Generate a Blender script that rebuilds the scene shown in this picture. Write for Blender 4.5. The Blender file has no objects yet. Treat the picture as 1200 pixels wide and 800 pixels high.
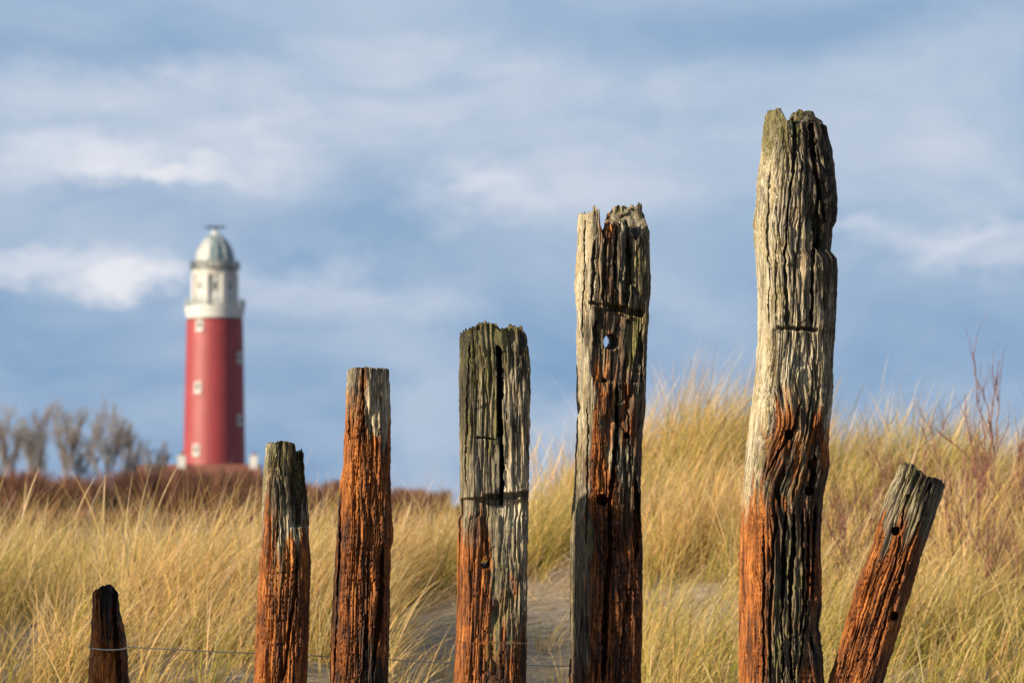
import bpy, bmesh, math, random
import numpy as np
from mathutils import Vector, Matrix

R = math.radians
rng = np.random.default_rng(7)
random.seed(7)
SC = bpy.context.scene
COL = SC.collection

# ------------------------------------------------------------------ camera
CAMZ = 1.2
F = 4563.0                       # focal length in photo pixels (1200 wide)
PITCH = math.atan(220.0 / F)     # eye level lies 220 px below the picture centre
cp, sp = math.cos(PITCH), math.sin(PITCH)

def at(px, py, Y):
    """world point at distance Y seen in the photo at (px, py)"""
    a = (px - 600.0) / F; b = (400.0 - py) / F
    dy = cp - b * sp; dz = sp + b * cp
    k = Y / dy
    return a * k, CAMZ + dz * k

cam_d = bpy.data.cameras.new('camera'); cam = bpy.data.objects.new('camera', cam_d); COL.objects.link(cam)
cam.location = (0, 0, CAMZ); cam.rotation_euler = (R(90) + PITCH, 0, 0)
cam_d.sensor_width = 36; cam_d.lens = 36 * F / 1200
cam_d.clip_start = 0.1; cam_d.clip_end = 20000
cam_d.dof.use_dof = True; cam_d.dof.focus_distance = 12.6; cam_d.dof.aperture_fstop = 6.8
SC.camera = cam

# ------------------------------------------------------------------ helpers
def tag(o, label=None, cat=None, group=None, kind=None):
    if label: o['label'] = label
    if cat: o['category'] = cat
    if group: o['group'] = group
    if kind: o['kind'] = kind
    return o

def np_mesh(name, verts, quads=None, tris=None, mat=None, smooth=True, parent=None):
    me = bpy.data.meshes.new(name)
    verts = np.asarray(verts, np.float32)
    nq = 0 if quads is None else len(quads); nt = 0 if tris is None else len(tris)
    me.vertices.add(len(verts)); me.vertices.foreach_set('co', verts.ravel())
    idx = []
    if nq: idx.append(np.asarray(quads, np.int32).ravel())
    if nt: idx.append(np.asarray(tris, np.int32).ravel())
    idx = np.concatenate(idx)
    me.loops.add(len(idx)); me.loops.foreach_set('vertex_index', idx)
    starts = np.concatenate([np.arange(nq) * 4, nq * 4 + np.arange(nt) * 3]).astype(np.int32)
    me.polygons.add(nq + nt); me.polygons.foreach_set('loop_start', starts)
    me.update(calc_edges=True)
    if smooth:
        me.polygons.foreach_set('use_smooth', np.ones(nq + nt, bool))
    if mat: me.materials.append(mat)
    o = bpy.data.objects.new(name, me); COL.objects.link(o)
    if parent: o.parent = parent
    return o

def attr(o, name, kind, data):
    a = o.data.attributes.new(name, kind, 'POINT')
    a.data.foreach_set({'FLOAT_COLOR': 'color', 'FLOAT_VECTOR': 'vector', 'FLOAT': 'value'}[kind], np.asarray(data, np.float32).ravel())

def empty(name, loc):
    o = bpy.data.objects.new(name, None); COL.objects.link(o); o.location = loc; o.empty_display_size = .1
    return o

def bm_obj(name, bm, mat, parent=None, smooth=False):
    me = bpy.data.meshes.new(name); bm.to_mesh(me); bm.free()
    if smooth:
        for p in me.polygons: p.use_smooth = True
    me.materials.append(mat)
    o = bpy.data.objects.new(name, me); COL.objects.link(o)
    if parent: o.parent = parent
    return o

_T = np.random.default_rng(11).integers(0, 256, 256).astype(np.int32)
_PM = np.random.default_rng(12).permutation(256).astype(np.int32); _PM = np.concatenate([_PM, _PM])
_VAL = (np.random.default_rng(13).random(256).astype(np.float32) * 2 - 1)
def noise(x, y, z):
    """value noise in -1..1"""
    x = np.asarray(x, np.float32); y = np.asarray(y, np.float32); z = np.asarray(z, np.float32)
    x, y, z = np.broadcast_arrays(x, y, z)
    xf = np.floor(x); yf = np.floor(y); zf = np.floor(z)
    u = x - xf; v = y - yf; w = z - zf
    xi = xf.astype(np.int32) & 255; yi = yf.astype(np.int32) & 255; zi = zf.astype(np.int32) & 255
    u = u*u*(3-2*u); v = v*v*(3-2*v); w = w*w*(3-2*w)
    def g(a, b, c):
        return _VAL[_PM[_PM[_PM[(xi+a) & 255] + ((yi+b) & 255)] + ((zi+c) & 255)]]
    x00 = g(0,0,0)*(1-u)+g(1,0,0)*u; x10 = g(0,1,0)*(1-u)+g(1,1,0)*u
    x01 = g(0,0,1)*(1-u)+g(1,0,1)*u; x11 = g(0,1,1)*(1-u)+g(1,1,1)*u
    return (x00*(1-v)+x10*v)*(1-w)+(x01*(1-v)+x11*v)*w

def sst(a, b, x):
    t = np.clip((x - a) / (b - a + 1e-9), 0, 1); return t*t*(3-2*t)

# ------------------------------------------------------------------ node helpers
class NT:
    def __init__(s, name, tree=None):
        if tree is None:
            s.m = bpy.data.materials.new(name); s.m.use_nodes = True; s.t = s.m.node_tree
        else: s.m = None; s.t = tree
        s.t.nodes.clear()
    def n(s, kind, **kw):
        nd = s.t.nodes.new(kind)
        for k, v in kw.items():
            if k == 'i':
                for a, b in v.items():
                    if isinstance(b, bpy.types.NodeSocket): s.t.links.new(b, nd.inputs[a])
                    else: nd.inputs[a].default_value = b
            else: setattr(nd, k, v)
        return nd
    def math(s, op, a, b=0.0, clamp=False):
        return s.n('ShaderNodeMath', operation=op, use_clamp=clamp, i={0: a, 1: b}).outputs[0]
    def vmath(s, op, a, b=(0,0,0)):
        nd = s.n('ShaderNodeVectorMath', operation=op, i={0: a, 1: b}); return nd.outputs['Value'] if op in ('LENGTH','DOT_PRODUCT') else nd.outputs[0]
    def mix(s, f, a, b, mode='MIX'):
        nd = s.n('ShaderNodeMix', data_type='RGBA', blend_type=mode)
        for sock, v in ((nd.inputs[0], f), (nd.inputs[6], a), (nd.inputs[7], b)):
            if isinstance(v, bpy.types.NodeSocket): s.t.links.new(v, sock)
            else: sock.default_value = v if not isinstance(v, tuple) or len(v) == 4 else (*v, 1)
        return nd.outputs[2]
    def noise(s, vec, scale, detail=4, rough=.6, dist=0.0):
        nd = s.n('ShaderNodeTexNoise', i={'Scale': scale, 'Detail': detail, 'Roughness': rough, 'Distortion': dist})
        if vec is not None: s.t.links.new(vec, nd.inputs['Vector'])
        return nd.outputs[0]
    def ramp(s, f, stops, interp='LINEAR'):
        nd = s.n('ShaderNodeValToRGB'); nd.color_ramp.interpolation = interp
        e = nd.color_ramp.elements
        while len(e) < len(stops): e.new(.5)
        for el, (p, c) in zip(e, stops):
            el.position = p; el.color = (*c, 1) if len(c) == 3 else c
        s.t.links.new(f, nd.inputs[0]); return nd.outputs[0]
    def range(s, f, a, b, c=0.0, d=1.0):
        return s.n('ShaderNodeMapRange', i={0: f, 1: a, 2: b, 3: c, 4: d}).outputs[0]
    def scaled(s, vec, sc):
        return s.vmath('MULTIPLY', vec, sc)
    def out(s, sh):
        o = s.n('ShaderNodeOutputMaterial'); s.t.links.new(sh, o.inputs[0]); return s.m

def simple_mat(name, col, rough=.7, var=.25, scale=3.0, metallic=0.0, bump=0.0, stretch=(1,1,1)):
    t = NT(name); co = t.n('ShaderNodeTexCoord').outputs['Object']
    nz = t.noise(t.scaled(co, stretch), scale, 5, .65)
    c = t.mix(t.range(nz, .3, .7), tuple(x*(1-var) for x in col), tuple(min(1, x*(1+var)) for x in col))
    b = t.n('ShaderNodeBsdfPrincipled', i={'Base Color': c, 'Roughness': rough, 'Metallic': metallic})
    if bump:
        bp = t.n('ShaderNodeBump', i={'Strength': 1.0, 'Distance': bump, 'Height': nz}); t.t.links.new(bp.outputs[0], b.inputs['Normal'])
    return t.out(b.outputs[0])

# ------------------------------------------------------------------ weathered wood
def wood_material():
    t = NT('weathered_wood')
    g = t.n('ShaderNodeAttribute', attribute_name='grain_co').outputs['Vector']
    mk = t.n('ShaderNodeSeparateColor', i={0: t.n('ShaderNodeAttribute', attribute_name='wood_mask').outputs['Color']})
    stain, moss, tone = mk.outputs[0], mk.outputs[1], mk.outputs[2]
    long1 = t.noise(t.scaled(g, (1,1,.045)), 95, 5, .62)
    long2 = t.noise(t.scaled(g, (1,1,.06)), 330, 4, .6)
    blot = t.noise(t.scaled(g, (1,1,.35)), 22, 5, .65)
    speck = t.noise(t.scaled(g, (1,1,.6)), 190, 4, .7)
    # grey weathered wood
    def cen(v, k): return t.math('MULTIPLY', t.math('SUBTRACT', v, .5), k)
    gsum = t.math('ADD', t.math('ADD', cen(long1, 1.05), cen(long2, 1.0)), t.math('ADD', cen(blot, .45), .5))
    gsum = t.math('ADD', gsum, cen(tone, .62))
    grey = t.ramp(gsum, [(.12, (.013,.010,.008)), (.34, (.075,.061,.042)), (.56, (.235,.20,.140)), (.82, (.50,.445,.325))])
    warm = t.mix(t.range(blot, .45, .75), grey, t.mix(1.0, grey, (1.0,.84,.66,1), 'MULTIPLY'))
    # rusty orange wood
    osum = t.math('ADD', t.math('ADD', cen(long1, .95), cen(long2, .9)), t.math('ADD', cen(blot, .85), .47))
    osum = t.math('ADD', osum, cen(tone, .75))
    orange = t.ramp(osum, [(.10, (.010,.005,.004)), (.28, (.052,.017,.007)), (.48, (.225,.068,.012)), (.67, (.43,.145,.026)), (.95, (.53,.26,.07))])
    sm = t.math('ADD', t.math('ADD', stain, cen(long1, 1.5)), cen(long2, .7))
    sm = t.range(sm, .30, .70)
    base = t.mix(sm, warm, orange)
    # fine dirt filled drying checks
    f1 = t.noise(t.scaled(g, (1,1,.022)), 150, 2, .5); f2 = t.noise(t.scaled(g, (1,1,.03)), 260, 2, .5)
    k1 = t.range(t.math('ABSOLUTE', t.math('SUBTRACT', f1, .5)), .0, .035, 1, 0)
    k2 = t.range(t.math('ABSOLUTE', t.math('SUBTRACT', f2, .5)), .0, .045, 1, 0)
    fm = t.range(t.noise(t.scaled(g, (1,1,.2)), 26, 3, .6), .40, .60)
    chk = t.math('MULTIPLY', t.math('MAXIMUM', k1, t.math('MULTIPLY', k2, .8)), t.math('ADD', t.math('MULTIPLY', fm, .75), .2))
    base = t.mix(t.math('MULTIPLY', chk, .62), base, (.016,.012,.009))
    # lichen and moss
    ms = t.math('ADD', t.math('MULTIPLY', t.math('SUBTRACT', speck, .5), 1.5), t.math('MULTIPLY', t.math('SUBTRACT', blot, .5), 1.3))
    ms = t.range(t.math('ADD', ms, t.math('SUBTRACT', moss, .5)), -.12, .28)
    mcol = t.mix(t.range(speck, .35, .65), (.042,.042,.010), (.18,.165,.047))
    base = t.mix(t.math('MULTIPLY', ms, .85), base, mcol)
    hgt = t.math('SUBTRACT', t.math('ADD', t.math('MULTIPLY', long2, .7), t.math('MULTIPLY', speck, .45)), t.math('MULTIPLY', chk, .5))
    bp = t.n('ShaderNodeBump', i={'Strength': 1.0, 'Distance': .006, 'Height': hgt})
    b = t.n('ShaderNodeBsdfPrincipled', i={'Base Color': base, 'Roughness': t.range(sm, 0, 1, .9, .68), 'Normal': bp.outputs[0], 'Specular IOR Level': .3})
    return t.out(b.outputs[0])
WOOD = wood_material()
RUST = simple_mat('rusty_iron', (.10,.035,.018), .75, .6, 120, .3, .002)
WIRE = simple_mat('galvanised_wire', (.45,.42,.34), .6, .3, 60, .6)

POST_Y = 12.7

def build_post(label, L, Rr, topf, topb, n=3.0, rho=10.0, dratio=1.0, seed=0, cracks=(), cuts=(), recess=(), holes=(), knots=(),
               slants=(), pts=(), jag=3.0, hollow=12.0, grain=1.0, bugs=0.0, deep=1.0, lf=1.0, Y0=POST_Y, py_bottom=1100.0, N=480, step=.8, group=True, xpx=None):
    L = np.array(L, float); Rr = np.array(Rr, float)
    def ext(A, y): return np.interp(y, A[:,1], A[:,0])
    ytop = min(min(p[1] for p in topf), min(p[1] for p in topb))
    # ---- section
    th = np.linspace(0, 2*np.pi, 4001)[:-1]
    def section(rh):
        c, s = np.cos(th), np.sin(th)
        x = np.sign(c)*np.abs(c)**(2/n); y = np.sign(s)*np.abs(s)**(2/n)
        cr, sr = math.cos(R(rh)), math.sin(R(rh))
        X = x*cr - y*sr; Yy = x*sr + y*cr
        k = np.abs(X).max(); return X/k, Yy/k*dratio
    rho_y = np.array(rho, float) if np.ndim(rho) == 2 else np.array([[0, rho], [2000, rho]], float)
    X0, Y0u = section(rho_y[:,1].mean())
    ds = np.hypot(np.roll(X0,-1)-X0, np.roll(Y0u,-1)-Y0u)
    w = np.where(Y0u < .35*Y0u.max(), 1.9, .55)
    cs = np.concatenate([[0], np.cumsum(ds*w)]); sel = np.searchsorted(cs, np.arange(N)/N*cs[-1])
    sel = np.clip(sel, 0, 3999)
    # rows: parameter 0 = top ... in photo pixels for the lowest corner
    ymax = max(max(p[1] for p in topf), max(p[1] for p in topb)) + 10
    rows = np.concatenate([np.linspace(0, 1, int((ymax+30-ytop)/step))*1.0])
    nr1 = len(rows)
    yj = ymax + 30.0                          # below this row everything is level
    rows2 = np.concatenate([np.arange(yj+step, 806, step), np.linspace(808, py_bottom, 26)])
    # ---- coordinates
    X = np.zeros((nr1+len(rows2), N), np.float32); Yu = X.copy(); NX = X.copy(); NY = X.copy()
    ylin = np.concatenate([ytop + rows*(yj-ytop), rows2])
    for i, yy in enumerate(ylin):
        rh = np.interp(yy, rho_y[:,0], rho_y[:,1])
        a, b = section(rh) if i == 0 or len(rho_y) > 2 or rho_y[0,1] != rho_y[-1,1] else (a, b)
        X[i] = a[sel]; Yu[i] = b[sel]
        ta = np.roll(a,-3)-np.roll(a,3); tb = np.roll(b,-3)-np.roll(b,3); tl = np.hypot(ta,tb)
        NX[i] = (tb/tl)[sel]; NY[i] = (-ta/tl)[sel]
    tf = np.array(topf, float); tb_ = np.array(topb, float)
    hw_top = (ext(Rr, ytop+15)-ext(L, ytop+15))/2; cx_top = (ext(Rr, ytop+15)+ext(L, ytop+15))/2
    hwm = hw_top * at(601, 400, Y0)[0]        # half width in metres
    so = seed*13.7
    def toppy(Xv, Yv):
        px = cx_top + hw_top*Xv
        f = np.interp(px, tf[:,0], tf[:,1]); b = np.interp(px, tb_[:,0], tb_[:,1])
        py = f + (b-f)*sst(-.35, .15, Yv)
        mx, my = Xv*hwm, Yv*hwm
        py = py + jag*(noise(mx*75+so, my*75, so)*.8 + noise(mx*190+so, my*190, so+5)*.6) 
        py = py - jag*1.2*np.maximum(0, noise(mx*130+so, my*130, so+9)-.25)
        return py
    tp = toppy(X[0], Yu[0])
    PY = np.empty_like(X)
    PY[:nr1] = tp[None,:] + rows[:,None]*(yj - tp[None,:])
    PY[nr1:] = rows2[:,None]
    # cap rings
    K = 26
    fr = np.linspace(1, 0.02, K+1)[1:]
    Xc = X[0][None,:]*fr[:,None]; Yc = Yu[0][None,:]*fr[:,None]
    PYc = toppy(Xc, Yc) + hollow*(1-fr[:,None])**.6*(.6+.8*np.abs(noise(Xc*3+so, Yc*3, so)))
    nside = len(ylin)
    X = np.concatenate([Xc[::-1], X]); Yu = np.concatenate([Yc[::-1], Yu]); PY = np.concatenate([PYc[::-1], PY])
    NX = np.concatenate([np.repeat(NX[:1], K, 0), NX]); NY = np.concatenate([np.repeat(NY[:1], K, 0), NY])
    capw = np.concatenate([(fr[::-1]**3)*.5, np.ones(nside)])[:,None]     # displacement fades on the cap
    rimw = 1.0
    # ---- base position in photo pixel space + depth
    hw = (ext(Rr, PY)-ext(L, PY))/2; cx = (ext(Rr, PY)+ext(L, PY))/2
    mpp = at(601, 400, Y0)[0]
    hwmean = np.convolve(np.pad(((ext(Rr, ylin)-ext(L, ylin))/2), 30, mode='edge'), np.ones(61)/61, 'valid')
    hwd = np.interp(PY, ylin, hwmean)
    PX = cx + hw*X
    D = hwd*Yu*mpp                               # metres behind post axis
    front = sst(.25, -.15, Yu/ np.abs(Yu).max())
    # ---- grain coordinates (metres, straightened)
    Z = (PY-620.0)*-mpp
    gx = X*hwd*mpp; gy = D.copy(); gz = Z.copy()
    for (kx, ky, kr, ka) in knots:
        dx = PX-kx; dy = PY-ky
        e = np.exp(-(dx*dx + (dy*.38)**2)/(kr*kr))
        gx = gx - front*dx*mpp*ka*e
    for (y1, y2, k, xc, xr) in slants:
        wgt = sst(y1-40, y1+30, PY)*sst(y2+40, y2-30, PY)*np.exp(-((PX-xc)/xr)**2)*front
        gx = gx + wgt*k*(PY-(y1+y2)/2)*mpp
    wz = noise(gx*7+so, gy*7, gz*1.6)*.009 + noise(gx*16+so, gy*16, gz*6+3)*.0014 + noise(gx*90+so, gy*90, gz*40+3)*.0012
    gx = gx + wz; gy = gy + noise(gx*7+so+40, gy*7, gz*2.6)*.016
    wob = noise(gx*60+so, gy*60, gz*60+4)
    # ---- masks
    P = np.array(pts, float)
    wpx = PX + noise(gx*30+so, gy*30, gz*3)*7; wpy = PY + noise(gx*55+so, gy*55, gz*2+7)*34
    M = np.zeros(PX.shape+(3,), np.float32); W = np.zeros(PX.shape, np.float32)
    for q in P:
        wgt = 1.0/(((wpx-q[0])**2*1.6 + ((wpy-q[1])*.6)**2 + 30)**1.8)
        M += wgt[...,None]*q[2:5].astype(np.float32); W += wgt
    M /= W[...,None]
    stain = M[...,0]
    # ---- relief (metres, inward)
    n1 = noise(gx*78+so, gy*78, gz*6.5); n1b = noise(gx*42+so+9, gy*42, gz*2.4)
    n2 = noise(gx*230+so, gy*230, gz*9); n3 = noise(gx*150+so, gy*150, gz*20); n4 = noise(gx*30+so, gy*30, gz*16)
    relief = grain*(((np.abs(n1)**.8)*.0038 + (1-np.abs(n1b))**4*.0075*deep)*(1-.55*stain) + n2*.0040 + n3*.0030*(1+1.2*np.maximum(0, noise(gx*14+so, gy*14, gz*5+77))) + n4*.0030*lf)
    n5 = noise(gx*21+so+3, gy*21, gz*1.5); n5m = noise(gx*9+so, gy*9, gz*5+20)
    relief += grain*deep*.020*np.maximum(0, 1-np.abs(n5)/.075)**.7*sst(-.15, .25, n5m)
    n6 = noise(gx*36+so+70, gy*36, gz*2.2); n6m = noise(gx*12+so, gy*12, gz*6+50)
    relief += grain*deep*.012*np.maximum(0, 1-np.abs(n6)/.10)**.8*sst(-.05, .3, n6m)
    for (fq, fz, dd, tw_, ms) in ((58, 1.7, .012, .10, 31), (100, 3.0, .0085, .13, 33), (150, 4.5, .006, .18, 37)):
        nf = noise(gx*fq+so+ms, gy*fq, gz*fz+ms); nm = noise(gx*fq*.5+so, gy*fq*.5, gz*fz*2+ms*3)
        relief += grain*dd*np.maximum(0, 1-np.abs(nf)/tw_)**.8*sst(-.35, .25, nm)*(1-.35*stain)
    # torn flakes
    n7 = noise(gx*34+so, gy*34, gz*11+90)
    relief += grain*.0045*sst(.22, .28, n7) + grain*.003*sst(.25, .30, noise(gx*85+so, gy*85, gz*12+17))
    relief += lf*.010*noise(gx*9+so, gy*9, gz*3.5)*.6
    # insect holes
    if bugs > 0:
        ang = np.concatenate([[0], np.cumsum(np.hypot(np.diff(X[-1]), np.diff(Yu[-1])))])[None,:]*hwmean.mean()*mpp
        for (cw, ch, sd) in ((.0125, .019, 1), (.017, .026, 2)):
            u = ang/cw + noise(gz*9, so, sd)*.8; v = gz/ch + 50
            iu = np.floor(u); iv = np.floor(v)
            hsh = np.abs(np.sin(iu*12.9898+iv*78.233+sd*37.7+seed)*43758.5453) % 1
            h2 = np.abs(np.sin(iu*39.346+iv*11.135+sd*7.1+seed)*24634.6345) % 1
            h3 = np.abs(np.sin(iu*73.156+iv*52.235+sd*3.3+seed)*14534.6345) % 1
            dx = (u-iu-.3-.4*hsh)*cw; dy = (v-iv-.3-.4*h2)*ch
            rr = .0016+.0019*h2*h2
            d = np.sqrt((dx/rr)**2+(dy/(rr*1.45))**2)
            relief += .009*sst(1.15, .6, d)*(h3 < bugs)*sst(.55, .8, stain)
    relief = relief*np.minimum(1.0, capw)*(1-.8*np.abs(NX)**3)
    relief += (noise(gx*60, so, gz*38)*.0016 + noise(gx*60, so+7, gz*95)*.0014)*np.minimum(1.0, capw)
    nrm = np.sqrt(NX**2+NY**2)
    PX = PX - NX*relief/mpp; D = D - NY*relief
    # top is torn and thinner
    # ---- traced features, all pushed into the post (+depth)
    push = np.zeros_like(PX)
    for (poly, wd, dep) in cracks:
        poly = np.array(poly, float)
        xc = np.interp(PY, poly[:,1], poly[:,0]) + noise(PY*.022, so+poly[0,0], 3.3)*1.8 + noise(PY*.16, so+poly[0,0], 3.9)*.8 + wob*.8
        ends = sst(poly[0,1]-4, poly[0,1]+14, PY)*sst(poly[-1,1]+4, poly[-1,1]-14, PY)
        if poly[0,1] <= ytop+12: ends = sst(poly[-1,1]+4, poly[-1,1]-14, PY)
        ww = wd*(.72+.45*noise(PY*.018, so+poly[0,0], 8.1)+.22*noise(PY*.21, so, 8.7)) * np.maximum(ends, .05)
        push = np.maximum(push, dep*sst(1.25, .55, np.abs(PX-xc)/ww)*front*(ends > .02))
    for (x0, y0, x1, y1, wd, dep) in cuts:
        yc = y0+(y1-y0)*(PX-x0)/(x1-x0) + noise(PX*.22, so, 1.7)*1.1
        e = sst(x0-2, x0+4, PX)*sst(x1+2, x1-4, PX)
        push = np.maximum(push, dep*sst(1.3, .6, np.abs(PY-yc)/wd)*e*front)
    for (lf, rt, y0, y1, dep, st, sb, sl, sr_, taper) in recess:
        lf = np.array(lf, float); rt = np.array(rt, float)
        xl = np.interp(PY, lf[:,1], lf[:,0]); xr = np.interp(PY, rt[:,1], rt[:,0])
        jy = wob*1.2
        e = sst(y0-st, y0+st, PY+jy)*sst(y1+sb, y1-sb, PY+jy)*sst(xl-sl, xl+sl, PX+jy)*sst(xr+sr_, xr-sr_, PX+jy)
        tt = np.clip((PY-y0)/(y1-y0), 0, 1)
        push = np.maximum(push, dep*e*(1-taper*tt if taper >= 0 else 1+taper*(1-tt))*front)
    # ---- holes
    kill = np.zeros(PX.shape, bool)
    for (hx, hy, hr, dep, tx, ty, thru) in holes:
        isf = Yu < 0
        dx = PX-hx; dy = PY-hy; q = np.hypot(dx, dy)/hr
        if thru:
            for side in (True, False):
                ox, oy = (0, 0) if side else (tx, ty)
                dx = PX-hx-ox; dy = PY-hy-oy; q = np.hypot(dx, dy)/hr
                m = (q < 1.0) & (isf == side)
                frac = np.clip((1-q)/.45, 0, 1)
                fx = hx + (tx*.5*frac if side else tx*(1-.5*frac)); fy = hy + (ty*.5*frac if side else ty*(1-.5*frac))
                rad = hr*(1.0-.05*frac)/np.maximum(q*hr, 1e-4)
                PX = np.where(m, fx+dx*rad, PX); PY = np.where(m, fy+dy*rad, PY)
                D = np.where(m, D*(1-frac), D); push = np.where(m, push*(1-frac), push)
                kill |= m & (q < .5)
        else:
            push = np.where(isf, np.maximum(push, dep*sst(1.12, .8, q)), push)
    D = D + push
    # ---- world
    b = (400.0-PY)/F; dyy = cp-b*sp; dzz = sp+b*cp
    k = Y0/dyy
    Wx = (PX-600.0)/F*k; Wz = CAMZ+dzz*k; Wy = Y0 + D
    if xpx is not None: Wx = Wx + xpx
    V = np.stack([Wx, Wy, Wz], -1)
    rows_n = V.shape[0]
    bx, bz = V[-1,:,0].mean(), V[-1,:,2].mean()
    org = np.array([bx, Y0, bz])
    i = np.arange(rows_n-1)[:,None]*N; j = np.arange(N)[None,:]; j2 = (np.arange(N)+1) % N
    quads = np.stack([i+j, i+N+j, i+N+j2[None,:], i+j2[None,:]], -1).reshape(-1,4)
    kf = kill.ravel()
    if kf.any(): quads = quads[~kf[quads].any(1)]
    # close the tip of the cap
    tip = np.arange(N); 
    verts = np.concatenate([V.reshape(-1,3)-org, [V[0].mean(0)-org]])
    tris = np.stack([np.full(N, rows_n*N), tip, (tip+1) % N], -1)
    o = np_mesh('weathered_post', verts, quads, tris, WOOD)
    o.location = org
    mk = np.concatenate([M.reshape(-1,3), M[0].mean(0)[None,:]]); mk = np.concatenate([mk, np.ones((len(mk),1))], 1)
    attr(o, 'wood_mask', 'FLOAT_COLOR', mk)
    gc = np.stack([gx+so, gy, gz], -1).reshape(-1,3); gc = np.concatenate([gc, gc[:1]])
    attr(o, 'grain_co', 'FLOAT_VECTOR', gc)
    tag(o, label, 'wooden post', 'row of old weathered wooden posts')
    return o

def bolt(post, px, py, rpx, depth_off):
    x, z = at(px, py, POST_Y)
    bm = bmesh.new(); s = rpx*at(601, 400, POST_Y)[0]
    bmesh.ops.create_cone(bm, cap_ends=True, segments=6, radius1=s, radius2=s*.9, depth=s*1.2, matrix=Matrix.Rotation(R(90), 4, 'X'))
    r = bmesh.ops.create_cone(bm, cap_ends=True, segments=14, radius1=s*.55, radius2=s*.45, depth=s*1.1, matrix=Matrix.Translation((0,-s*.95,0)) @ Matrix.Rotation(R(90), 4, 'X'))
    bmesh.ops.create_cone(bm, cap_ends=True, segments=20, radius1=s*1.35, radius2=s*1.3, depth=s*.3, matrix=Matrix.Translation((0,s*.7,0)) @ Matrix.Rotation(R(90), 4, 'X'))
    bmesh.ops.bevel(bm, geom=bm.edges[:], offset=s*.08, segments=2, affect='EDGES')
    o = bm_obj('bolt', bm, RUST, post, True)
    o.location = Vector((x, POST_Y+depth_off, z)) - post.location
    return o

# points: (x, y, stain, moss, tone); on some posts tone also carries painted shade
p1 = build_post('short dark broken post stump in shade, lowest of the row, with wire looped round it',
    [(109,684),(108,692),(106,740),(102,800),(98,1100)], [(137,684),(139,695),(143,720),(149,745),(153,800),(160,1100)],
    [(107,694),(113,690),(116,689),(118,687),(126,685),(134,687),(139,694)], [(107,694),(113,689),(118,686),(126,684),(135,687),(139,694)],
    n=3.4, rho=12, seed=1, jag=2.0, hollow=8, bugs=.3,
    cracks=[([(116,684),(115,720)],2,.03),([(133,690),(137,745),(140,800)],3.5,.04)],
    pts=[(110,690,.6,.1,.2),(125,690,.4,.0,-.35),(136,690,.3,.1,-.3),(118,715,1,0,.65),(140,740,.5,.1,.2),(110,770,1,0,.7),(125,760,1,0,.65),(130,800,1,0,.65),(150,800,.8,0,.3)])

p2 = build_post('slim orange post with a split grey top and a dark gap beside its right sliver',
    [(311,518),(307,560),(306,620),(301,700),(297,800),(288,1100)], [(355,518),(356,540),(358,560),(360,580),(362,625),(365,650),(364,700),(360,800),(352,1100)],
    [(308,523),(313,520),(322,518),(336,517),(345,519),(347,530),(349,536),(352,531),(357,532)], [(308,522),(313,519),(322,518),(336,517),(345,519),(347,533),(349,528),(355,528),(357,532)],
    n=2.5, rho=8, seed=2, jag=2.6, hollow=8, bugs=.75, deep=.8,
    recess=[([(341,515),(340,560),(339,590),(343,618)],[(380,515),(380,620)],500,616,.075,3,3,1.2,2,.35)],
    cracks=[([(349,650),(347,690),(340,740),(333,800)],2.2,.035),([(330,520),(329,545),(333,560)],1.6,.02),([(327,600),(326,640)],1.5,.02)],
    pts=[(312,530,0,.6,.75),(325,540,0,.6,.6),(340,530,.1,.7,.5),(310,580,0,.5,.75),(320,600,.5,.4,.55),(323,580,.55,.3,.5),(335,590,0,.6,.55),(335,628,.0,.3,.85),(345,620,.0,.2,.85),(355,615,0,.2,.7),(353,560,0,.6,-.25),(353,590,0,.5,-.2),(348,540,0,.5,-.2),(346,570,0,.4,-.2),  # besides moss, low tone paints the darkness of the recessed gap
         (308,625,.45,.3,.7),(305,650,1,0,.6),(322,625,1,0,.55),(340,645,.75,.35,.45),(355,635,.8,.2,.3),(330,680,.85,.4,.55),(310,700,1,0,.6),(350,700,1,0,.4),(305,780,1,0,.6),(330,780,1,0,.5),(350,780,1,0,.4)])

p3 = build_post('rounded post with flat sawn top, pale grey cap fading to dark orange peppered with holes',
    [(407,431),(405,470),(402,540),(398,570),(394,620),(390,700),(386,800),(378,1100)], [(457,431),(458,480),(458,560),(459,600),(461,612),(462,632),(459,645),(458,700),(457,740),(455,800),(452,1100)],
    [(406,434),(412,432),(430,431),(455,432),(458,434)], [(406,434),(412,432),(430,431),(455,432),(458,434)],
    n=2.8, rho=14, seed=3, jag=.7, hollow=3, bugs=.8, deep=.75,
    cracks=[([(426,431),(427,470),(428,520)],2.6,.03),([(411,475),(410,520)],1.8,.03),([(417,482),(416,500)],1.6,.025),([(450,640),(447,690),(442,740),(437,800)],3,.05),([(431,715),(428,760),(424,800)],2.2,.035),([(399,590),(398,650),(396,720),(393,800)],2.0,.03),([(437,435),(437,515)],1.0,.012),([(446,435),(447,515)],1.0,.012)],
    pts=[(410,445,.1,.3,.7),(418,460,.3,.2,.6),(424,470,.75,.1,.4),(440,450,0,.2,.9),(452,450,0,.2,.65),(445,490,0,.15,.9),(453,505,0,.15,.6),(440,508,0,.25,.65),(410,475,.55,.2,.6),(412,520,.95,.1,.6),(425,520,1,0,.45),(442,528,1,0,.5),(455,525,.9,0,.35),
         (405,570,1,.1,.65),(430,580,1,.1,.5),(450,590,1,0,.4),(396,620,.8,.1,.2),(394,700,.8,0,.2),(415,650,1,.1,.5),(440,650,1,0,.42),(410,720,1,0,.45),(430,760,.5,.1,.1),(440,790,.5,.1,.1),(405,790,1,0,.4),(450,760,.9,0,.35),(392,780,.9,0,.4)])

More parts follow.
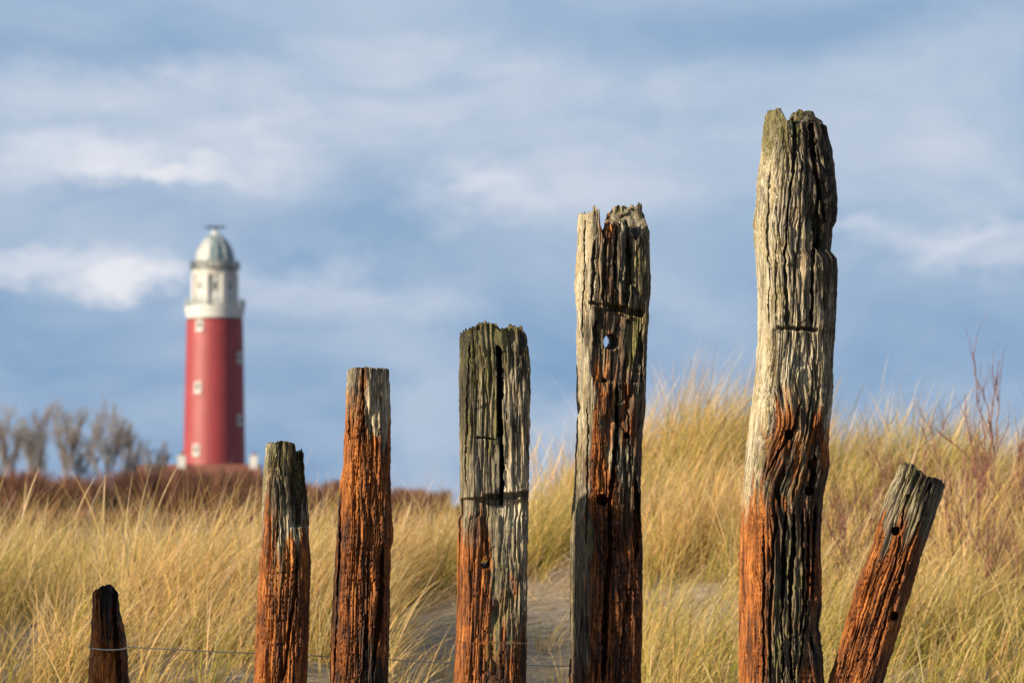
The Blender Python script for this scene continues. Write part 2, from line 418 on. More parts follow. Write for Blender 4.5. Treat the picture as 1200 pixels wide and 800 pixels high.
p4 = build_post('squared post with a deep vertical split in its grey head and a dark horizontal notch',
    [(538,376),(538,392),(537,450),(538,560),(539,603),(536,608),(535,700),(531,800),(527,1100)], [(616,376),(617,390),(620,410),(622,430),(621,500),(620,575),(619,650),(617,800),(614,1100)],
    [(537,392),(545,388),(552,386),(560,381),(572,379),(582,382),(588,388),(594,386),(603,385),(612,388),(618,396)], [(537,392),(545,387),(558,380),(562,377),(572,376),(582,379),(585,389),(588,389),(591,384),(600,381),(612,384),(618,392)],
    n=5.5, rho=9, seed=4, jag=3.6, hollow=14, bugs=.35, deep=.4, lf=.4,
    cracks=[([(584,370),(586,430),(588,520),(587,590)],2.8,.2),([(569,600),(571,650),(568,700),(566,752)],1.8,.03),([(579,590),(580,660),(577,750)],1.5,.02),([(605,640),(607,690)],1.6,.02),([(557,595),(557,650)],1.4,.02),([(550,400),(548,470),(547,570)],1.6,.015)],
    cuts=[(558,513,582,516,1.4,.02),(543,586,575,583,1.6,.03),(570,583,621,579,3.6,.06)],
    recess=[([(500,560),(500,770)],[(640,560),(640,740)],584,752,.042,1.6,1.6,2,2,.35),([(538,376),(540,420)],[(584,376),(584,420)],300,398,.02,3,10,4,2,0),([(590,376),(592,420)],[(640,376),(640,420)],300,404,.02,3,9,4,2,0)],
    holes=[(569,661,5.6,.1,-3,-7,True)],
    pts=[(545,395,.25,.4,-.1),(552,420,.1,.5,.1),(575,395,.05,.8,.45),(566,410,.1,.5,.2),(600,392,.05,.55,.3),(610,410,0,.3,.1),(545,470,.05,.4,.1),(565,470,0,.4,.55),(600,470,0,.25,.75),(580,500,0,.7,.45),(615,500,0,.15,.35),(560,560,0,.3,.65),(605,560,0,.15,.8),(541,560,.2,.5,.5),
         (550,600,.2,.4,.6),(562,610,.55,.2,.35),(576,610,.1,.3,.45),(600,610,0,.35,.85),(612,640,0,.2,.7),(552,660,1,.1,.45),(570,650,.9,.1,.45),(588,660,.2,.7,.45),(597,650,.1,.4,.55),(605,680,.5,.3,.5),(612,700,.1,.3,.55),(555,710,1,.05,.45),(574,700,1,0,.5),(585,720,.35,.6,.45),(600,735,.4,.5,.5),
         (555,745,1,0,.5),(575,760,.85,.5,.35),(555,790,1,0,.4),(585,790,.9,.3,.25),(605,780,1,0,.5),(615,780,.6,.1,.2),(537,650,1,.05,.6),(537,750,1,.05,.6)])

p5 = build_post('dark rugged post with a splintered top, a round see-through hole and a rusty bolt',
    [(678,238),(677,262),(676,290),(673,330),(676,370),(675,450),(675,520),(672,572),(670,590),(668,640),(667,800),(664,1100)], [(757,238),(758,262),(761,272),(762,340),(760,370),(757,440),(756,480),(752,520),(751,600),(753,640),(753,700),(751,800),(748,1100)],
    [(677,250),(680,247),(684,252),(690,251),(695,245),(698,250),(701,246),(703,270),(705,284),(709,272),(714,266),(719,262),(728,260),(736,270),(742,282),(748,276),(753,270),(758,264)], [(677,250),(684,254),(691,252),(695,248),(700,250),(703,262),(706,268),(710,250),(716,244),(721,241),(730,238),(745,239),(753,238),(757,241)],
    n=4.2, rho=17, seed=5, jag=3.8, hollow=22, bugs=.7, deep=1.25, grain=1.15,
    cracks=[([(696,280),(695,320),(692,362)],2.2,.04),([(709,276),(708,320),(706,362)],2.0,.04),([(721,265),(719,330),(716,365)],1.8,.03),([(735,255),(736,300),(732,365)],4.2,.06),([(686,255),(684,330),(682,400)],1.2,.02),([(722,445),(722,500),(717,560),(713,590),(715,640),(710,700),(706,800)],3.6,.08),([(744,560),(745,600),(744,655)],4.0,.06),([(697,378),(698,410),(695,450)],4.5,.03),([(688,470),(687,560),(686,640)],1.4,.02),([(733,440),(734,480),(739,560)],1.6,.025),([(715,412),(717,446)],2,.03)],
    recess=[([(694,340),(700,380),(700,460)],[(753,340),(751,460)],363,449,.034,1.8,1.2,2.0,2,.55),([(722,200),(720,300)],[(800,200),(800,300)],150,258,.05,4,8,3,3,0)],
    cuts=[(690,356,715,362,2.2,.04),(710,361,754,369,4.2,.06)],
    holes=[(716,402,9.5,.1,-12,-4,True),(733,511,3.6,.06,0,0,False),(705,586,6.5,.09,0,0,False),(735,378,3.2,.05,0,0,False),(707,447,3,.05,0,0,False)],
    pts=[(680,260,0,.35,.85),(690,280,0,.3,.8),(678,340,0,.25,1.05),(688,340,0,.3,.8),(703,300,.3,.35,.5),(713,275,.7,.1,.4),(712,330,.55,.2,.4),(725,320,.1,.2,.3),(735,300,.1,.1,.15),(730,245,0,.6,.75),(742,246,0,.4,.75),(752,245,0,.2,.3),(748,330,.1,.55,.35),(758,320,0,.2,.2),
         (682,420,0,.35,.95),(697,410,0,.05,.0),(710,385,.35,.15,.35),(725,390,.4,.1,.4),(745,410,.1,.9,.35),(735,420,.4,.35,.45),(710,430,.45,.2,.45),(728,437,.5,.2,.45),(754,430,.1,.3,.2),
         (680,500,0,.4,.75),(690,480,0,.45,.65),(704,470,.8,.15,.45),(715,470,.35,.25,.4),(725,480,.2,.3,.35),(738,470,.7,.2,.4),(748,470,.1,.2,.25),(699,520,.9,.1,.5),(710,530,.05,.3,.5),(728,545,.05,.25,.5),(735,515,.7,.1,.35),(748,540,.3,.1,.15),
         (675,570,0,.3,.55),(684,570,.1,.55,.55),(692,560,.85,.2,.5),(705,565,1,0,.5),(700,600,1,0,.5),(722,590,.95,0,.5),(735,590,.5,.1,.3),(748,600,.6,0,.2),(674,640,.0,.35,.35),(686,640,.1,.75,.3),(700,650,1,.05,.4),(720,640,1,0,.4),(740,660,.9,0,.3),  # lower left tone drops with the cast shadow, painted in
         (674,740,0,.3,.25),(686,740,.1,.5,.25),(697,740,1,0,.35),(725,720,1,0,.33),(742,740,1,0,.3),(697,795,1,0,.35),(735,795,1,0,.3)])

p6 = build_post('tallest post, curved, with pale grey upper half, a saw cut and dark furrows below',
    [(897,125),(895,145),(892,180),(886,230),(883,265),(885,300),(888,340),(888,400),(885,440),(878,490),(873,540),(870,580),(868,620),(866,660),(866,800),(868,1100)], [(966,125),(968,145),(973,168),(978,200),(981,240),(980,260),(976,268),(974,295),(981,304),(980,370),(977,420),(974,480),(970,525),(972,545),(967,570),(963,590),(961,640),(963,680),(962,715),(959,735),(964,765),(965,800),(965,1100)],
    [(896,135),(901,131),(906,131),(911,133),(915,142),(920,144),(926,143),(930,150),(938,146),(946,144),(952,143),(958,146),(963,148),(969,152)], [(896,135),(903,130),(911,131),(914,139),(918,141),(920,138),(926,140),(929,128),(937,126),(946,125),(954,128),(957,135),(963,140),(969,150)],
    n=3.1, rho=[(100,20),(300,17),(480,12),(620,18),(1100,20)], seed=6, jag=3.4, hollow=16, bugs=.7, deep=1.15, grain=1.15,
    cracks=[([(930,125),(927,190),(920,240),(917,300),(919,388)],2.8,.055),([(948,140),(951,190),(957,232),(951,258),(951,290),(949,315),(947,386)],3.0,.06),([(953,245),(952,270),(955,296)],5.0,.06),([(958,230),(964,262)],1.5,.03),([(901,200),(898,300),(899,385)],1.4,.018),([(908,240),(906,380)],1.2,.015),([(938,190),(934,260),(928,330),(926,385)],1.4,.02),
            ([(944,390),(945,425),(951,444),(947,470),(940,520)],1.4,.02),([(934,395),(934,430),(929,446),(932,470)],1.3,.018),([(950,395),(953,440),(956,470),(946,510)],1.3,.02),([(936,470),(930,500),(908,535),(893,565)],2.6,.045),
            ([(952,530),(951,545),(947,575)],5.5,.07),([(915,545),(908,575),(912,595)],3.5,.045),([(935,540),(929,570),(926,590)],2.2,.04),
            ([(907,600),(903,660),(900,730),(899,800)],1.8,.05),([(918,596),(915,660),(913,730),(915,800)],2.6,.075),([(928,595),(925,660),(923,730),(925,800)],3.0,.08),([(938,596),(937,640),(939,700),(936,745)],2.2,.075),([(946,600),(943,690),(941,730),(934,790)],1.8,.06),([(954,590),(950,640),(949,700)],2.2,.05),([(947,740),(952,765)],2.0,.04),([(893,610),(893,700),(892,800)],1.5,.03)],
    cuts=[(908,386,956,388,2.4,.04)],
    recess=[([(905,380),(905,500)],[(1000,380),(1000,500)],388,470,.012,1.5,30,5,3,.8)],
    holes=[(922,510,5.6,.09,0,0,False),(949,545,5.5,.06,0,0,False),(946,575,5.6,.09,0,0,False)],
    knots=[(940,444,13,.75),(946,352,12,.25),(940,300,10,.25),(942,788,13,.85)],
    slants=[(490,590,.32,912,26),(480,560,.10,945,14)],
    pts=[(900,150,0,.75,.6),(912,160,0,.7,.6),(935,132,0,.75,.05),(950,132,0,.4,-.3),(960,142,0,.2,-.2),(925,160,0,.4,.6),(940,160,.1,.3,.5),(960,170,0,.15,.2),(970,200,0,.1,.15),(895,200,0,.45,1.0),(915,220,.05,.4,.7),(933,220,.1,.15,.65),(925,245,.15,.1,.7),
         (890,280,0,.45,1.05),(905,290,0,.4,.95),(930,270,.08,.15,.6),(940,320,.05,.15,.6),(965,230,.05,.2,.1),(962,280,0,.3,.1),(972,330,0,.15,.1),(955,340,0,.4,.25),(895,360,0,.4,1.05),(910,350,0,.45,.75),(930,365,0,.1,.65),(972,380,0,.2,.35),  # tone paints the sunlit left side paler and the shaded right darker
         (893,420,0,.35,1.05),(915,420,0,.3,.85),(940,420,0,.25,.75),(965,420,0,.3,.5),(885,480,0,.3,1.1),(905,470,0,.3,.9),(925,470,.3,.3,.6),(950,470,0,.35,.6),(965,480,0,.15,.6),
         (922,485,.85,.1,.5),(912,500,.9,.2,.45),(897,520,.7,.4,.5),(880,530,0,.3,.95),(878,560,.05,.3,.9),(888,545,.2,.6,.6),(905,540,.6,.3,.35),(925,545,.45,.4,.35),(940,510,.35,.3,.4),(950,520,.85,.1,.4),(962,530,.85,.1,.45),(938,555,.8,.1,.45),(955,565,.4,.2,.2),
         (875,585,.4,.2,.8),(885,580,.7,.1,.6),(900,575,.6,.2,.3),(920,575,.2,.4,.3),(875,610,1,0,.65),(890,610,1,0,.55),(918,590,.8,.3,.5),(905,620,.5,.3,.3),(920,620,.1,.35,.25),(935,610,.4,.3,.25),(950,620,.5,.2,.15),(958,600,.5,.1,.15),  # low tone in the centre paints in shade among the furrows
         (872,680,1,0,.62),(885,680,1,0,.55),(898,690,.6,.2,.3),(908,690,.1,.5,.4),(922,690,0,.3,.25),(937,690,.15,.5,.35),(950,680,.9,.1,.35),(958,690,.9,.1,.4),(945,730,.4,.1,.1),(872,780,1,.1,.6),(887,780,1,0,.5),(900,780,.3,.4,.2),(911,770,.1,.75,.5),(922,770,0,.2,.1),(933,770,.4,.4,.4),(943,788,1,.1,.4),(958,770,.3,.0,.05)])

p7 = build_post('short post leaning to the right at the right end, orange with a grey green top',
    [(1055,535),(1052,545),(1037,580),(1020,640),(1000,690),(985,745),(970,800),(885,1100)], [(1114,560),(1111,568),(1100,598),(1085,640),(1073,680),(1055,740),(1036,800),(946,1100)],
    [(1050,545),(1056,543),(1065,545),(1075,553),(1083,559),(1095,560),(1106,564),(1113,570)], [(1050,545),(1056,541),(1064,543),(1074,550),(1085,556),(1095,560),(1106,563),(1113,569)],
    n=4.4, rho=-21, seed=7, jag=1.5, hollow=9, bugs=.6, deep=1.0, grain=1.1,
    cracks=[([(1075,548),(1060,590),(1046,650)],1.6,.025),([(1066,545),(1052,590),(1040,630)],1.2,.015),([(1053,625),(1040,680),(1020,740)],1.6,.025),([(1062,640),(1046,690),(1020,780)],1.6,.025),([(1030,660),(1010,720),(985,800)],1.4,.02),([(1090,560),(1075,610),(1064,640)],1.5,.02)],
    holes=[(1048,622,5,.08,0,0,False),(1045,721,5.2,.08,0,0,False)],
    pts=[(1055,555,0,.5,.7),(1070,556,0,.6,.3),(1085,563,0,.2,-.4),(1080,575,0,.2,-.2),(1100,572,0,.2,.2),(1100,590,0,.2,.45),(1045,580,0,.4,.7),(1060,590,0,.7,.5),(1080,590,0,.3,.55),(1095,600,0,.15,.35),(1035,610,.2,.3,.6),(1055,605,.5,.3,.5),(1070,615,.1,.4,.6),(1085,620,.3,.1,.25),  # lower tone on the right face paints in its shaded side
         (1028,640,.85,.15,.6),(1045,640,1,0,.5),(1060,640,.95,.1,.5),(1075,650,.9,0,.3),(1015,680,.9,.15,.6),(1035,690,1,0,.5),(1055,690,1,0,.45),(1068,690,.9,0,.25),(1000,720,1,.05,.55),(1020,730,1,0,.5),(1040,740,1,0,.45),(985,780,1,0,.5),(1005,790,1,0,.5),(1025,790,1,0,.35)])

# two unseen posts added left of the frame to shade the stump and bolted post
def shadow_post(x, y, h, w, seed, label):
    base_px = 300.0
    s = at(601, 400, y)[0]
    cx = 600.0; hwp = w/2/s
    ytop = 620-(h-CAMZ)/s
    return build_post(label, [(cx-hwp, ytop),(cx-hwp*1.1, 1150)], [(cx+hwp, ytop),(cx+hwp*1.1, 1150)], [(cx-hwp,ytop+2),(cx+hwp,ytop+3)], [(cx-hwp,ytop+2),(cx+hwp,ytop)],
        n=4, rho=15, seed=seed, N=160, step=3.0, Y0=y, xpx=x, bugs=0, py_bottom=1190,
        pts=[(cx,ytop,0,.4,.6),(cx,ytop+120,0,.3,.5),(cx,700,1,0,.5),(cx,900,1,0,.4)])
p8 = shadow_post(-1.93, 12.34, 1.47, .27, 8, 'unseen squared grey post added beyond the left frame edge to shade the dark stump')
p9 = shadow_post(-1.88, 11.40, 2.08, .16, 9, 'unseen tall squared grey post added beyond the left frame edge to shade the bolted post')

bolt(p5, 721, 613, 4.5, -.085)
bolt(p6, 955, 543, 4.6, -.065)

# fence wire
def tube(name, P, r, mat, seg=6, parent=None, taper=None):
    P = np.array(P, float); n = len(P)
    T = np.gradient(P, axis=0); T /= np.linalg.norm(T, axis=1)[:,None]
    up = np.tile([0.0,0,1], (n,1)); up[np.abs(T[:,2]) > .9] = (1,0,0)
    A = np.cross(T, up); A /= np.linalg.norm(A, axis=1)[:,None]; B = np.cross(T, A)
    rr = np.full(n, r) if taper is None else r*np.array(taper)
    an = np.arange(seg)/seg*2*np.pi
    V = P[:,None,:] + rr[:,None,None]*(np.cos(an)[None,:,None]*A[:,None,:] + np.sin(an)[None,:,None]*B[:,None,:])
    i = np.arange(n-1)[:,None]*seg; j = np.arange(seg)[None,:]; j2 = (j+1) % seg
    q = np.stack([i+j, i+seg+j, i+seg+j2, i+j2], -1).reshape(-1,4)
    return np_mesh(name, V.reshape(-1,3), q, None, mat, True, parent)
def wp(px, py, Y): x, z = at(px, py, Y); return (x, Y, z)
wire_pts = [wp(140,757,12.79), wp(125,757,12.80), wp(110,757,12.76), wp(104.5,757.5,12.71), wp(104.5,758.5,12.655), wp(108,759.5,12.628), wp(125,761,12.615), wp(140,760.5,12.622), wp(148.5,759,12.645), wp(152,758,12.69),
            wp(230,762,12.80), wp(297,765,12.84), wp(330,766,12.845), wp(360,767.5,12.85), wp(388,769,12.86), wp(420,771,12.86), wp(456,772.5,12.86), wp(500,775,12.86), wp(534,777,12.86), wp(575,778,12.865), wp(617,779,12.87), wp(665,780,12.88), wp(710,780,12.88)]
def smooth_path(P, k=6):
    P = np.array(P); out = []
    for i in range(len(P)-1):
        p0 = P[max(i-1,0)]; p1_ = P[i]; p2_ = P[i+1]; p3_ = P[min(i+2,len(P)-1)]
        for t in np.arange(k)/k:
            out.append(.5*((2*p1_)+(-p0+p2_)*t+(2*p0-5*p1_+4*p2_-p3_)*t*t+(-p0+3*p1_-3*p2_+p3_)*t**3))
    out.append(P[-1]); return np.array(out)
wo = tube('fence_wire', smooth_path(wire_pts), .0021, WIRE)
tag(wo, 'thin pale fence wire looped round the dark stump and running behind the posts', 'wire')

# ------------------------------------------------------------------ ground
def H(x, y):
    x = np.asarray(x, float); y = np.asarray(y, float)
    yk = [-50, 0, 12.7, 15, 17, 19, 21, 23, 25, 28, 35, 60, 300, 450, 540, 700, 1500, 6000]
    zk = [-.3, -.02, 0, .22, .50, .70, .86, .97, .92, .4, 0, 0, 1.2, 2.5, 3.6, 3.0, 2.0, 0]
    z = np.interp(y, yk, zk)
    z = z + .50*sst(-.45, 1.2, x)*np.exp(-((y-23.6)/2.6)**2)
    z = z - .26*np.exp(-((x-.05)/.70)**2)*np.exp(-((y-18.6)/1.7)**2)
    z = z + .18*np.exp(-((x+1.15)/.55)**2)*np.exp(-((y-18.3)/1.5)**2)
    z = z - .26*sst(.1,-1.0,x)*sst(19,22,y)*sst(32,26,y)
    near = np.clip(1-(np.abs(y-17)/60), 0, 1)
    z = z + near*(.07*noise(x*.9+5, y*.9, 0) + .035*noise(x*2.3, y*2.3, 4) + .012*noise(x*6, y*6, 8))*sst(13.2, 15, y)
    far = sst(40, 300, y)
    z = z + far*.9*noise(x*.02, y*.02, 3)
    return z
def spaced(a, lim, fine, g):
    out = [0.0]; st = fine
    while out[-1] < lim:
        if out[-1] > a: st *= g
        out.append(out[-1]+st)
    return np.array(out)
xs = spaced(4.5, 3000, .06, 1.16); xs = np.concatenate([-xs[:0:-1], xs])
yb = 13.0 + spaced(14, 7000, .07, 1.10); yf = 13.0 - spaced(1, 200, .3, 1.25)
ys = np.concatenate([yf[:0:-1], yb])
gxx, gyy = np.meshgrid(xs, ys)
gz_ = H(gxx, gyy)
nv = len(xs)
i = np.arange(len(ys)-1)[:,None]*nv; j = np.arange(nv-1)[None,:]
gq = np.stack([i+j, i+j+1, i+nv+j+1, i+nv+j], -1).reshape(-1,4)

def ground_material():
    t = NT('dune_ground')
    co = t.n('ShaderNodeTexCoord').outputs['Object']
    veg = t.n('ShaderNodeAttribute', attribute_name='veg').outputs['Fac']
    n1 = t.noise(co, 1.7, 6, .6); n2 = t.noise(co, 28, 6, .7); n3 = t.noise(t.scaled(co, (1, 2.2, 1)), 9, 5, .6, .6)
    sand = t.mix(t.range(n1, .3, .7), (.22,.18,.135), (.31,.26,.20))
    sand = t.mix(t.math('MULTIPLY', t.range(n2, .55, .75), .5), sand, (.20,.16,.11))
    sand = t.mix(t.math('MULTIPLY', t.range(n3, .52, .64), .7), sand, (.11,.085,.05))
    litter = t.mix(t.range(n2, .35, .65), (.13,.10,.05), (.30,.235,.10))
    far = t.noise(co, .06, 5, .6)
    vm = t.range(t.math('ADD', veg, t.math('MULTIPLY', t.math('SUBTRACT', n3, .5), .8)), .35, .65)
    heath = t.mix(t.range(far, .35, .65), (.085,.055,.030), (.16,.085,.048))
    col = t.mix(t.range(veg, .93, 1.0), t.mix(vm, sand, litter), heath)
    hgt = t.math('ADD', t.math('MULTIPLY', n3, .7), t.math('MULTIPLY', n2, .5))
    bp = t.n('ShaderNodeBump', i={'Strength': .8, 'Distance': .03, 'Height': hgt})
    b = t.n('ShaderNodeBsdfPrincipled', i={'Base Color': col, 'Roughness': .95, 'Normal': bp.outputs[0], 'Specular IOR Level': .1})
    return t.out(b.outputs[0])

def density(x, y):
    """grass cover 0..1"""
    d = np.ones_like(x)
    # hollow of bare sand behind the middle posts
    hol = np.exp(-(np.maximum(0, np.abs(x+.07)-.44)/.20)**2)*sst(21.2, 20.7, y+.35*noise(x*2.5, y*.5, 9))
    d *= 1-hol
    d *= 1-.9*np.exp(-((x-.72)/.13)**2)*sst(20.7, 20.2, y)*sst(18.6, 19.1, y)
    d *= 1-.9*np.exp(-((x-2.1)/.55)**2-((y-16.4)/.55)**2)
    d *= 1-.75*np.exp(-((x+2.15)/.30)**2-((y-18.2)/.7)**2)
    d *= 1-.8*np.exp(-((x+1.35)/.33)**2-((y-16.3)/.6)**2)
    d *= 1-.6*np.exp(-((x-1.05)/.18)**2-((y-17.6)/.6)**2)
    d *= .30+.70*sst(-.30, .20, noise(x*2.1+3, y*1.9, 2))
    d *= sst(15.2, 16.3, y+.5*noise(x*1.5, 3.3, 1))
    d *= sst(29, 26, y)
    return np.clip(d, 0, 1)
veg = np.where(gyy < 40, density(gxx, gyy)*.75, sst(26, 45, gyy)*.90+sst(60,120,gyy)*.10)
go = np_mesh('ground', np.stack([gxx, gyy, gz_], -1).reshape(-1,3), gq, None, ground_material())
attr(go, 'veg', 'FLOAT', veg)
tag(go, kind='structure')

# ------------------------------------------------------------------ marram grass
def grass_material():
    t = NT('marram_grass')
    c = t.n('ShaderNodeAttribute', attribute_name='blade_colour').outputs['Color']
    d = t.n('ShaderNodeBsdfDiffuse', i={'Color': c, 'Roughness': .6})
    tr = t.n('ShaderNodeBsdfTranslucent', i={'Color': c})
    m = t.n('ShaderNodeMixShader', i={0: .46, 1: d.outputs[0], 2: tr.outputs[0]})
    return t.out(m.outputs[0])
GRASS = grass_material()

def blades(root, az, th0, k, Ln, wd, col_root, col_tip, seg=7, twist=None, profile=None):
    n = len(root)
    ts = np.linspace(0, 1, seg+1)
    P = np.zeros((n, seg+1, 3)); P[:,0] = root
    ca, sa = np.cos(az), np.sin(az)
    for i in range(1, seg+1):
        tm = (ts[i-1]+ts[i])/2
        th = th0 + k*tm**1.3
        st = Ln/seg
        P[:,i,0] = P[:,i-1,0] + st*np.sin(th)*ca
        P[:,i,1] = P[:,i-1,1] + st*np.sin(th)*sa
        P[:,i,2] = P[:,i-1,2] + st*np.cos(th)
    tw = rng.uniform(-1.1, 1.1, n) if twist is None else twist
    wa = az + np.pi/2 + tw
    wv = np.stack([np.cos(wa), np.sin(wa), np.zeros(n)], -1)
    prof = np.clip(1-ts**2.2, .08, 1) if profile is None else profile
    half = (wd[:,None]*prof[None,:]*.5)[...,None]*wv[:,None,:]
    V = np.stack([P-half, P+half], 2)                       # n, seg+1, 2, 3
    base = np.arange(n)[:,None]*(seg+1)*2; s = np.arange(seg)[None,:]*2
    q = np.stack([base+s, base+s+1, base+s+3, base+s+2], -1).reshape(-1,4)
    C = col_root[:,None,:]*(1-ts[None,:,None]) + col_tip[:,None,:]*ts[None,:,None]
    C = np.repeat(C[:,:,None,:], 2, 2).reshape(-1,3)
    return V.reshape(-1,3), q, C

STRAW = np.array([.90,.60,.24]); PALE = np.array([.95,.74,.46]); GREEN = np.array([.37,.37,.075]); OLIVE = np.array([.62,.47,.15]); BROWN = np.array([.45,.24,.11])
def blade_cols(n, gr):
    r = rng.random(n)[:,None]; g = np.clip(gr, 0, 1)[:,None]
    tip = np.where(r < .40, STRAW, np.where(r < .77, PALE, np.where(r < .86, OLIVE, BROWN)))
    tip = np.where(rng.random(n)[:,None] < g*.6, GREEN*.6+OLIVE*.4, tip)
    rt = np.where(rng.random(n)[:,None] < .30+g*.6, GREEN, OLIVE*.7+BROWN*.3)
    rt = np.where(rng.random(n)[:,None] < .35, STRAW*.8, rt)
    v = rng.uniform(.6, 1.12, n)[:,None]
    return np.clip(rt*v, 0, 1), np.clip(tip*v, 0, 1)

def make_field(nt, xr, yr, per, seedcl):
    cx_ = rng.uniform(xr[0], xr[1], nt*4); cy_ = rng.uniform(yr[0], yr[1], nt*4)
    keep = rng.random(nt*4) < density(cx_, cy_)
    cx_, cy_ = cx_[keep][:nt], cy_[keep][:nt]
    m = len(cx_)
    size = rng.uniform(.62, 1.15, m)*(1+.34*noise(cx_*1.7+2, cy_*1.4, 7))*(1+.15*np.exp(-((cx_+1.05)/.4)**2-((cy_-18.2)/1.2)**2)); grn = sst(-.25, .4, noise(cx_*1.1+8, cy_*1.1, 5))*.75 + rng.uniform(-.2, .2, m)
    size = size*(1-.12*sst(.3,.9,cx_))*(1+.16*np.exp(-((cx_-.95)/.5)**2-((cy_-22.8)/1.3)**2))
    cnt = (per*size*rng.uniform(.6,1.3,m)).astype(int)
    idx = np.repeat(np.arange(m), cnt); n = len(idx)
    ra = rng.uniform(0, 2*np.pi, n); rr = np.abs(rng.normal(0, .062, n))*size[idx]
    x = cx_[idx]+rr*np.cos(ra); y = cy_[idx]+rr*np.sin(ra)
    root = np.stack([x, y, H(x, y)-.01], -1)
    wind = .95 + .5*noise(cx_*.8, cy_*.8, 6)[idx]
    ox = np.cos(ra)*(.55+rr*3) + wind*.80 + rng.normal(0,.50,n); oy = np.sin(ra)*(.55+rr*3) + .05 + rng.normal(0,.55,n)
    az = np.arctan2(oy, ox); mag = np.clip(np.hypot(ox, oy), .2, 1.7)
    th0 = np.clip(.06+.30*mag*rng.uniform(.4,1.2,n), 0, 1.2)
    k = rng.uniform(.2, 1.35, n)*(.5+.5*mag)
    broken = rng.random(n) < .13
    th0 = np.where(broken, rng.uniform(.9,1.5,n), th0); k = np.where(broken, rng.uniform(.2,.6,n), k)
    Ln = size[idx]*rng.uniform(.34, .70, n)*(1+.16*sst(.2,1.2,cx_[idx]))
    front_low = 1-.30*sst(18.5, 16.0, y)
    Ln *= front_low
    wd = rng.uniform(.0030, .0068, n)
    cr, ct = blade_cols(n, grn[idx])
    return blades(root, az, th0, k, Ln, wd, cr, ct)

parts = [make_field(1500, (-4.4, -.3), (15.2, 26.5), 33, 1), make_field(1750, (.35, 4.6), (15.2, 27), 34, 2), make_field(480, (-1.1, 1.3), (20.2, 26.5), 38, 3)]
def fallen(n, xr, yr, lo, hi):
    x = rng.uniform(*xr, n); y = rng.uniform(*yr, n)
    root = np.stack([x, y, H(x, y)+rng.uniform(.0,.03,n)], -1)
    az = rng.normal(-.3, 1.3, n); c1, c2 = blade_cols(n, np.full(n, -.2))
    return blades(root, az, rng.uniform(lo,hi,n), rng.uniform(-.1,.35,n), rng.uniform(.15,.5,n), rng.uniform(.003,.0058,n), c2*.9, c2)
parts += [fallen(1800, (-1.2,1.4), (17.0,20.8), 1.35, 1.55), fallen(900, (-1.3,1.4), (20.3,21.2), 1.0, 1.6), fallen(500, (1.3,3.0), (15.6,17.2), 1.2, 1.55), fallen(500, (-2.4,-.6), (15.8,17.8), 1.2, 1.55)]
off = 0; Vv = []; Qq = []; Cc = []
for v, q, c in parts:
    Vv.append(v); Qq.append(q+off); Cc.append(c); off += len(v)
gr = np_mesh('marram_grass', np.concatenate(Vv), np.concatenate(Qq), None, GRASS)
Cc = np.concatenate(Cc); attr(gr, 'blade_colour', 'FLOAT_COLOR', np.concatenate([Cc, np.ones((len(Cc),1))], 1))
tag(gr, 'long straw coloured and green marram grass blown to the right over the dune', 'grass', kind='stuff')

# flowering stalks with pale seed heads
def stalks(n, xr, yr):
    x = rng.uniform(*xr, n*5); y = rng.uniform(*yr, n*5); k_ = rng.random(n*5) < density(x, y); x, y = x[k_][:n], y[k_][:n]; n = len(x)
    root = np.stack([x, y, H(x,y)], -1); az = rng.normal(.1, .5, n)
    Ln = rng.uniform(.55, .86, n); th0 = rng.uniform(.1,.35,n); kk = rng.uniform(.05,.45,n)
    prof = np.array([.45,.45,.42,.4,.4,.4,.4,1.1,1.5,1.3,.4]); 
    c = np.tile(PALE*.95, (n,1))*rng.uniform(.8,1.1,n)[:,None]
    return blades(root, az, th0, kk, Ln, np.full(n,.0050), c*.8, c, seg=10, profile=prof)
stk = [stalks(70, (-3.6,-.5), (19,24.5)), stalks(30, (.4,3.8), (20,25.5)), stalks(16, (-.6,.6), (21,25))]
off = 0; Vv = []; Qq = []; Cc = []
for v, q, c in stk:
    Vv.append(v); Qq.append(q+off); Cc.append(c); off += len(v)
so_ = np_mesh('grass_seed_stalks', np.concatenate(Vv), np.concatenate(Qq), None, GRASS)
Cc = np.concatenate(Cc); attr(so_, 'blade_colour', 'FLOAT_COLOR', np.concatenate([Cc, np.ones((len(Cc),1))], 1))
tag(so_, 'pale seed stalks standing above the marram grass', 'grass', kind='stuff')

# loose tussocks standing on the bare sand
def tussock(px, py, Y, n, hgt, spread, label):
    x0, z = at(px, py, Y); zz = float(H(x0, Y))
    ra = rng.uniform(0, 2*np.pi, n); rr = np.abs(rng.normal(0, .05, n))*spread
    x = rr*np.cos(ra); y = rr*np.sin(ra)
    root = np.stack([x, y, H(x+x0, y+Y)-zz-.01], -1)
    ox = np.cos(ra)*.9+.45+rng.normal(0,.2,n); oy = np.sin(ra)*.8+rng.normal(0,.2,n)
    cr, ct = blade_cols(n, np.full(n, .25))
    v, q, c = blades(root, np.arctan2(oy, ox), rng.uniform(.1,.6,n), rng.uniform(.3,1.3,n), rng.uniform(.5,1,n)*hgt, rng.uniform(.003,.0052,n), cr, ct)
    o = np_mesh('grass_tussock', v, q, None, GRASS); attr(o, 'blade_colour', 'FLOAT_COLOR', np.concatenate([c, np.ones((len(c),1))], 1))
    o.location = (x0, Y, zz)
    tag(o, label, 'grass tussock', 'loose grass tussocks on the bare sand')
tussock(497, 800, 15.6, 60, .42, 1.0, 'loose grass tussock on the sand between the round orange post and the notched post')
tussock(645, 800, 15.8, 34, .40, 1.0, 'sparse grass tussock on the sand between the notched post and the see-through hole post')
tussock(470, 790, 16.6, 50, .45, 1.3, 'loose grass tussock on the sand close to the right side of the round orange post')
